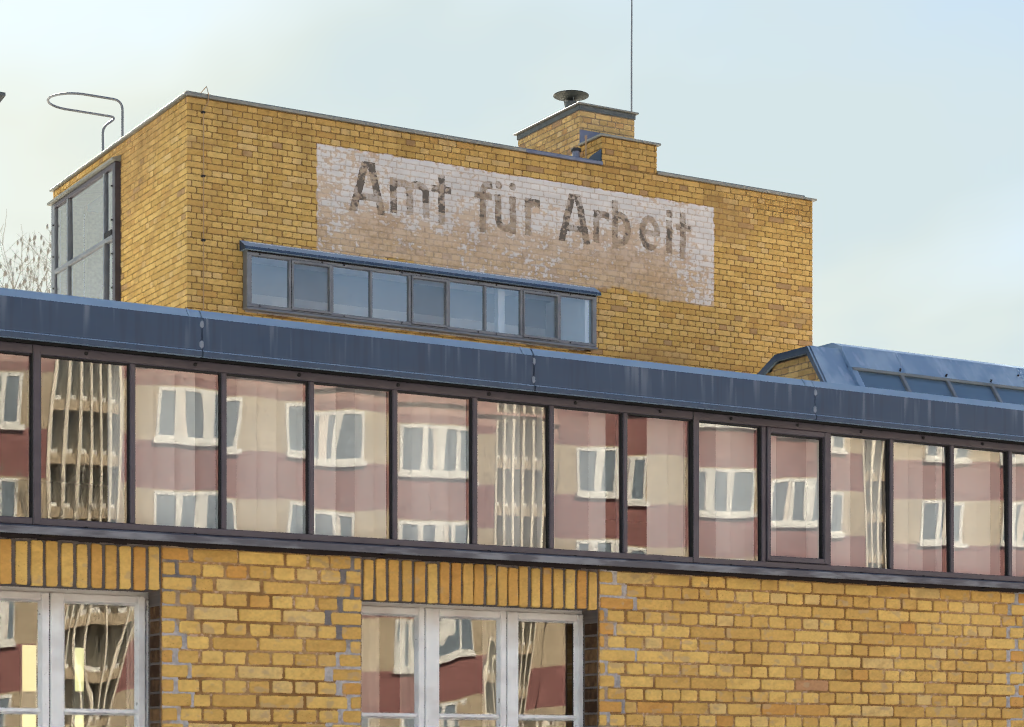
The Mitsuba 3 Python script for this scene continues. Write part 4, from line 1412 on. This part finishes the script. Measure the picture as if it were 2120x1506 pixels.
# metal-clad first bay
XB = at_y(1735, 722, g2[1])[0]
m = MB()
m.prism([(pn(zb, 0.012), zb), (pn(zt, 0.012), zt + 0.008), (pf(zt, 0.012), zt + 0.008), (pf(zb, 0.012), zb), (pf(zb) - 0.02, zb), (pf(zt) - 0.02, zt - 0.02), (pn(zt) + 0.02, zt - 0.02), (pn(zb) + 0.02, zb)], LX + 0.021, XB + 0.1, caps=False)
m.add(LN + '__end_cladding', 'mat_zinc_roof')
# glazed part: raised ridge band, gutter line, rafters and panes
rz = zt + 0.045
sl = lambda t, o=0.0: (pn(zt - t, o + 0.045), rz - t)  # noqa: E731
band = 0.285
m = MB()
m.prism([sl(0), (pn(zt, 0.045) + 0.16, rz + 0.06), (pf(zt), rz + 0.06), (pf(zt), rz), (pn(zt) + 0.1, rz - 0.05), sl(band, -0.03), sl(band)], XB, 40.0, caps=True)
m.add(LN + '__ridge_cladding', 'mat_zinc_roof')
m = MB()
m.prism([sl(band + 0.002, 0.016), sl(band + 0.040, 0.018), sl(band + 0.040, -0.03), sl(band + 0.002, -0.03)], XB + 0.02, 40.0)
m.add(LN + '__gutter_strip', 'mat_coping')
m = MB()
m.prism([sl(band, 0.0), sl(1.05, 0.0), sl(1.05, -0.06), sl(band, -0.06)], XB, XB + 0.085)
m.add(LN + '__verge_strip', 'mat_zinc_roof')
for i, x in enumerate((XB + 0.85, XB + 2.85, XB + 4.85, XB + 6.85)):
    m = MB()
    m.prism([sl(0.004, 0.007), sl(band - 0.004, 0.007), sl(band - 0.004, -0.004), sl(0.004, -0.004)], x - 0.012, x + 0.012)
    m.add(LN + '__lap_seam', 'mat_zinc_roof')
rx = [at_y(px, py, g2[1] - 0.2)[0] for px, py in ((1859, 768), (1954, 781), (2047, 792))]
step = (rx[2] - rx[0]) / 2
rx = [rx[0] + step * k for k in range(0, 14)]
prev = XB + 0.086
for x in rx:
    m = MB()
    m.prism([sl(band + 0.041, 0.02), sl(1.05, 0.02), sl(1.05, -0.05), sl(band + 0.041, -0.05)], x - 0.022, x + 0.022)
    m.add(LN + '__rafter', 'mat_grey_frame')
    s = MB()
    p = np.array([x, *sl(band - 0.02, 0.012)])
    s.tube([p, p + [0, -0.012, 0.012], p + [0, -0.016, 0.03]], 0.012, 8)
    s.add(LN + '__bolt', 'mat_gasket')
    m = MB()
    m.prism([sl(band + 0.041, -0.02), sl(1.05, -0.02), sl(1.05, -0.03), sl(band + 0.041, -0.03)], prev + 0.001, x - 0.023)
    m.add(LN + '__pane', 'glass_lantern')
    prev = x + 0.022
s = MB()
p = np.array([at_y(2104, 786, g2[1] - 0.1)[0], *sl(0.12, 0.004)])
s.tube([p, p + [0, -0.014, 0.01]], 0.012, 8)
s.add(LN + '__bolt', 'mat_gasket')
m = MB()
m.box(LX + 0.06, 40.0, pn(zb) - 0.3, pf(zb) + 0.3, 3.97, zb + 0.01)
m.add(LN + '__base', 'mat_zinc_roof')

# ================================================================== bare tree behind, left
def tree(key, base, height, seed, trunk_r, crown_from, mat='mat_bark', levels=5, spread=0.55, lean=(0, 0), tip=0.008):
    rng = np.random.default_rng(seed)
    trunk, crown = MB(), MB()
    base = np.array(base, float)
    top = base + [lean[0], lean[1], height * 0.55]
    tp = [base, base + (top - base) * 0.5 + rng.normal(0, 0.08, 3), top]
    trunk.tube(spline(tp, 5), np.linspace(trunk_r, trunk_r * 0.6, 11), 10)
    trunk.add(key + '__trunk', mat, smooth=True)

    def branch(p, d, length, r, lv):
        n = 5
        pts = [p]
        q = p.copy()
        dd = d.copy()
        for _ in range(n):
            dd = dd + rng.normal(0, 0.13, 3) + [0, 0, 0.03]
            dd /= np.linalg.norm(dd)
            q = q + dd * length / n
            pts.append(q.copy())
        crown.tube(pts, np.linspace(r, max(r * 0.5, tip * 0.6), n + 1), 6 if r > 0.03 else 4, caps=False)
        if lv == 0:
            if rng.random() < 0.5:
                for _ in range(1):
                    s_ = pts[-1 - rng.integers(0, 3)]
                    crown.tube([s_, s_ - [0, 0, 0.05], s_ - [0.01, 0, 0.11]], [0.008, 0.026, 0.006], 5, caps=False)
            return
        k = rng.integers(2, 4) if lv > 1 else rng.integers(2, 5)
        for i in range(k):
            t = rng.integers(2, n + 1)
            a = rng.normal(0, 1, 3)
            a -= dd * (a @ dd)
            a /= np.linalg.norm(a)
            nd = dd + a * rng.uniform(0.5, 1.0) * spread * 1.5
            branch(pts[t], nd / np.linalg.norm(nd), length * rng.uniform(0.55, 0.78), max(r * 0.55, tip), lv - 1)
        branch(pts[-1], dd, length * 0.7, max(r * 0.55, tip), lv - 1)

    for i in range(crown_from):
        a = i * 2.4 + rng.uniform(0, 0.7)
        z = rng.uniform(0.7, 1.0)
        p = base + (top - base) * z
        dv = np.array([math.cos(a) * spread, math.sin(a) * spread, rng.uniform(0.5, 1.0)])
        branch(p, dv / np.linalg.norm(dv), height * 0.17, trunk_r * 0.42, levels - 1)
    crown.add(key + '__crown', mat)


tb = EYE + ray(66, 900) * 46
tree('bare_tree', (tb[0], tb[1], 0), 14.9, 4, 0.14, 8, tip=0.005)
tag('bare_tree', 'leafless tree with seed clusters behind the roof line at the far left', 'tree')

# ---- house beyond the left edge: only the tip of its roof overhang shows
e = EYE + ray(11.5, 192.5) * 20
nb = 'neighbouring_house'
tag(nb, 'flat roof corner with a dark overhang poking in at the upper left edge', 'building')
m = MB()
m.prism([(e[1], e[2] - 0.03), (e[1], e[2]), (e[1] + 5.5, e[2]), (e[1] + 5.5, e[2] - 0.09), (e[1] + 0.5, e[2] - 0.09)], e[0] - 9, e[0])
m.add(nb + '__roof_slab', 'mat_steel')
m = MB()
m.box(e[0] - 8.5, e[0] - 0.7, e[1] + 0.6, e[1] + 5, 3.96, e[2] - 0.091)
m.add(nb + '__wall', 'mat_far_wall')

# ================================================================== houses across the square, seen only as reflections
YO = -34.3


def opposite(key, label, x0, x1, rows, top, stairs, wins, cornice):
    tag(key, label, 'apartment building', 'rendered apartment houses mirrored in the glazing')
    bands = [(0.0, rows[0] - 0.05 - 0.0, 'mat_red_render')]
    for i, s in enumerate(rows):
        bands.append((s - 0.05, s + 1.45, 'mat_beige_render'))
        nxt = rows[i + 1] - 0.05 if i + 1 < len(rows) else cornice
        bands.append((s + 1.45, nxt, 'mat_red_render'))
    bands.append((cornice, top, 'mat_pink_render'))
    segs, x = [], x0
    for a, b in stairs:
        segs.append((x, a))
        x = b
    segs.append((x, x1))
    for z0, z1, mat in bands:
        m = MB()
        for a, b in segs:
            m.box(a, b, YO - 9, YO, z0, z1)
        m.add(key + '__wall', mat)
    m = MB()
    m.box(x0, x1, YO - 9.2, YO + 0.35, top, top + 0.18)
    m.box(x0, x1, YO - 0.1, YO + 0.16, cornice + 0.32, cornice + 0.40)
    m.add(key + '__roof', 'mat_pink_render')
    for s in rows:
        for a, b in wins:
            f_ = MB()
            n = 3 if b - a < 2.3 else 4
            y = YO + 0.035
            f_.box(a - 0.09, b + 0.09, YO - 0.0, y + 0.10, s - 0.14, s)
            f_.box(a, a + 0.09, YO - 0.05, y, s, s + 1.40)
            f_.box(b - 0.09, b, YO - 0.05, y, s, s + 1.40)
            f_.box(a + 0.09, b - 0.09, YO - 0.05, y, s + 1.30, s + 1.40)
            f_.box(a + 0.09, b - 0.09, YO - 0.05, y, s + 0.0, s + 0.09)
            w_ = (b - a) / n
            for k in range(1, n):
                h_ = 0.15 if (n == 4 and k == 2) else 0.09
                f_.box(a + k * w_ - h_, a + k * w_ + h_, YO - 0.05, y + 0.01, s + 0.09, s + 1.30)
            f_.add(key + '__window_frame', 'mat_white_frame')
            c_ = MB()
            q_ = a + (b - a) * (0.12 + 0.62 * ((a * 7.3 + s * 3.1) % 1.0))
            c_.box(q_, q_ + 0.24, YO + 0.0055, YO + 0.012, s + 0.1, s + 1.3)
            c_.add(key + '__window_curtain', 'mat_curtain')
            g_ = MB()
            g_.box(a + 0.02, b - 0.02, YO - 0.12, YO + 0.005, s + 0.02, s + 1.38)
            g_.add(key + '__window_pane', 'mat_far_glass')
    for a, b in stairs:
        m = MB()
        m.box(a, b, YO - 9, YO - 0.5, 0, top)
        m.add(key + '__stair_glazing', 'mat_stair_glass')
        m = MB()
        z = 1.3
        while z < top - 0.3:
            m.box(a, b, YO - 0.49, YO - 0.02, z - 0.14, z + 0.14)
            z += 1.4
        m.add(key + '__stair_beam', 'mat_beige_render')
        k = int((b - a) / 0.3)
        for i in range(k + 1):
            m = MB()
            x = a + 0.04 + (b - a - 0.08) * i / k
            m.box(x - 0.035, x + 0.035, YO - 0.48, YO + 0.05, 0.6, top - 0.05)
            m.add(key + '__stair_fin', 'mat_concrete')
            if i < k:
                m = MB()
                z = 1.3
                while z < top - 1.0:
                    m.box(x + 0.06, x + 0.22, YO - 0.47, YO - 0.12, z + 0.141, z + 0.26)
                    m.box(x + 0.06, x + 0.10, YO - 0.47, YO - 0.12, z + 0.26, z + 1.1)
                    z += 1.4
                m.add(key + '__stair_sash', 'mat_white_frame')


opposite('apartment_house', 'red and beige banded house mirrored in the left half of the ribbon glazing', -14.0, 34.4, [2.1, 4.9, 7.7, 10.5], 13.4, [(2.0, 3.9), (18.3, 20.2), (31.95, 33.8)],
         [(-11, -8.4), (-6, -3.4), (-2, 0.4), (5.5, 8), (9.5, 12), (13, 15.3), (15.7, 17.35), (21.05, 23.75), (25.2, 27.3), (28.75, 31.2)], 12.2)
opposite('apartment_house_001', 'taller red and beige banded house mirrored in the right half of the ribbon glazing', 34.43, 86.0, [2.1, 4.9, 7.7, 10.5, 13.3], 17.0, [(46.1, 47.6), (62, 63.8)],
         [(35.1, 37.5), (38.9, 41.7), (42.4, 45.1), (48.9, 50.9), (52.3, 55), (56.5, 59), (65, 67.5), (69, 71.5), (74, 76.5), (79, 81.5)], 15.9)

# ---- bare street tree on the square, seen in the lower left pane
tree('street_tree', (11.6, -19.0, 0), 8.6, 15, 0.11, 5, tip=0.007, levels=4)
tag('street_tree', 'leafless street tree mirrored in the leftmost pane of the ribbon glazing', 'tree')
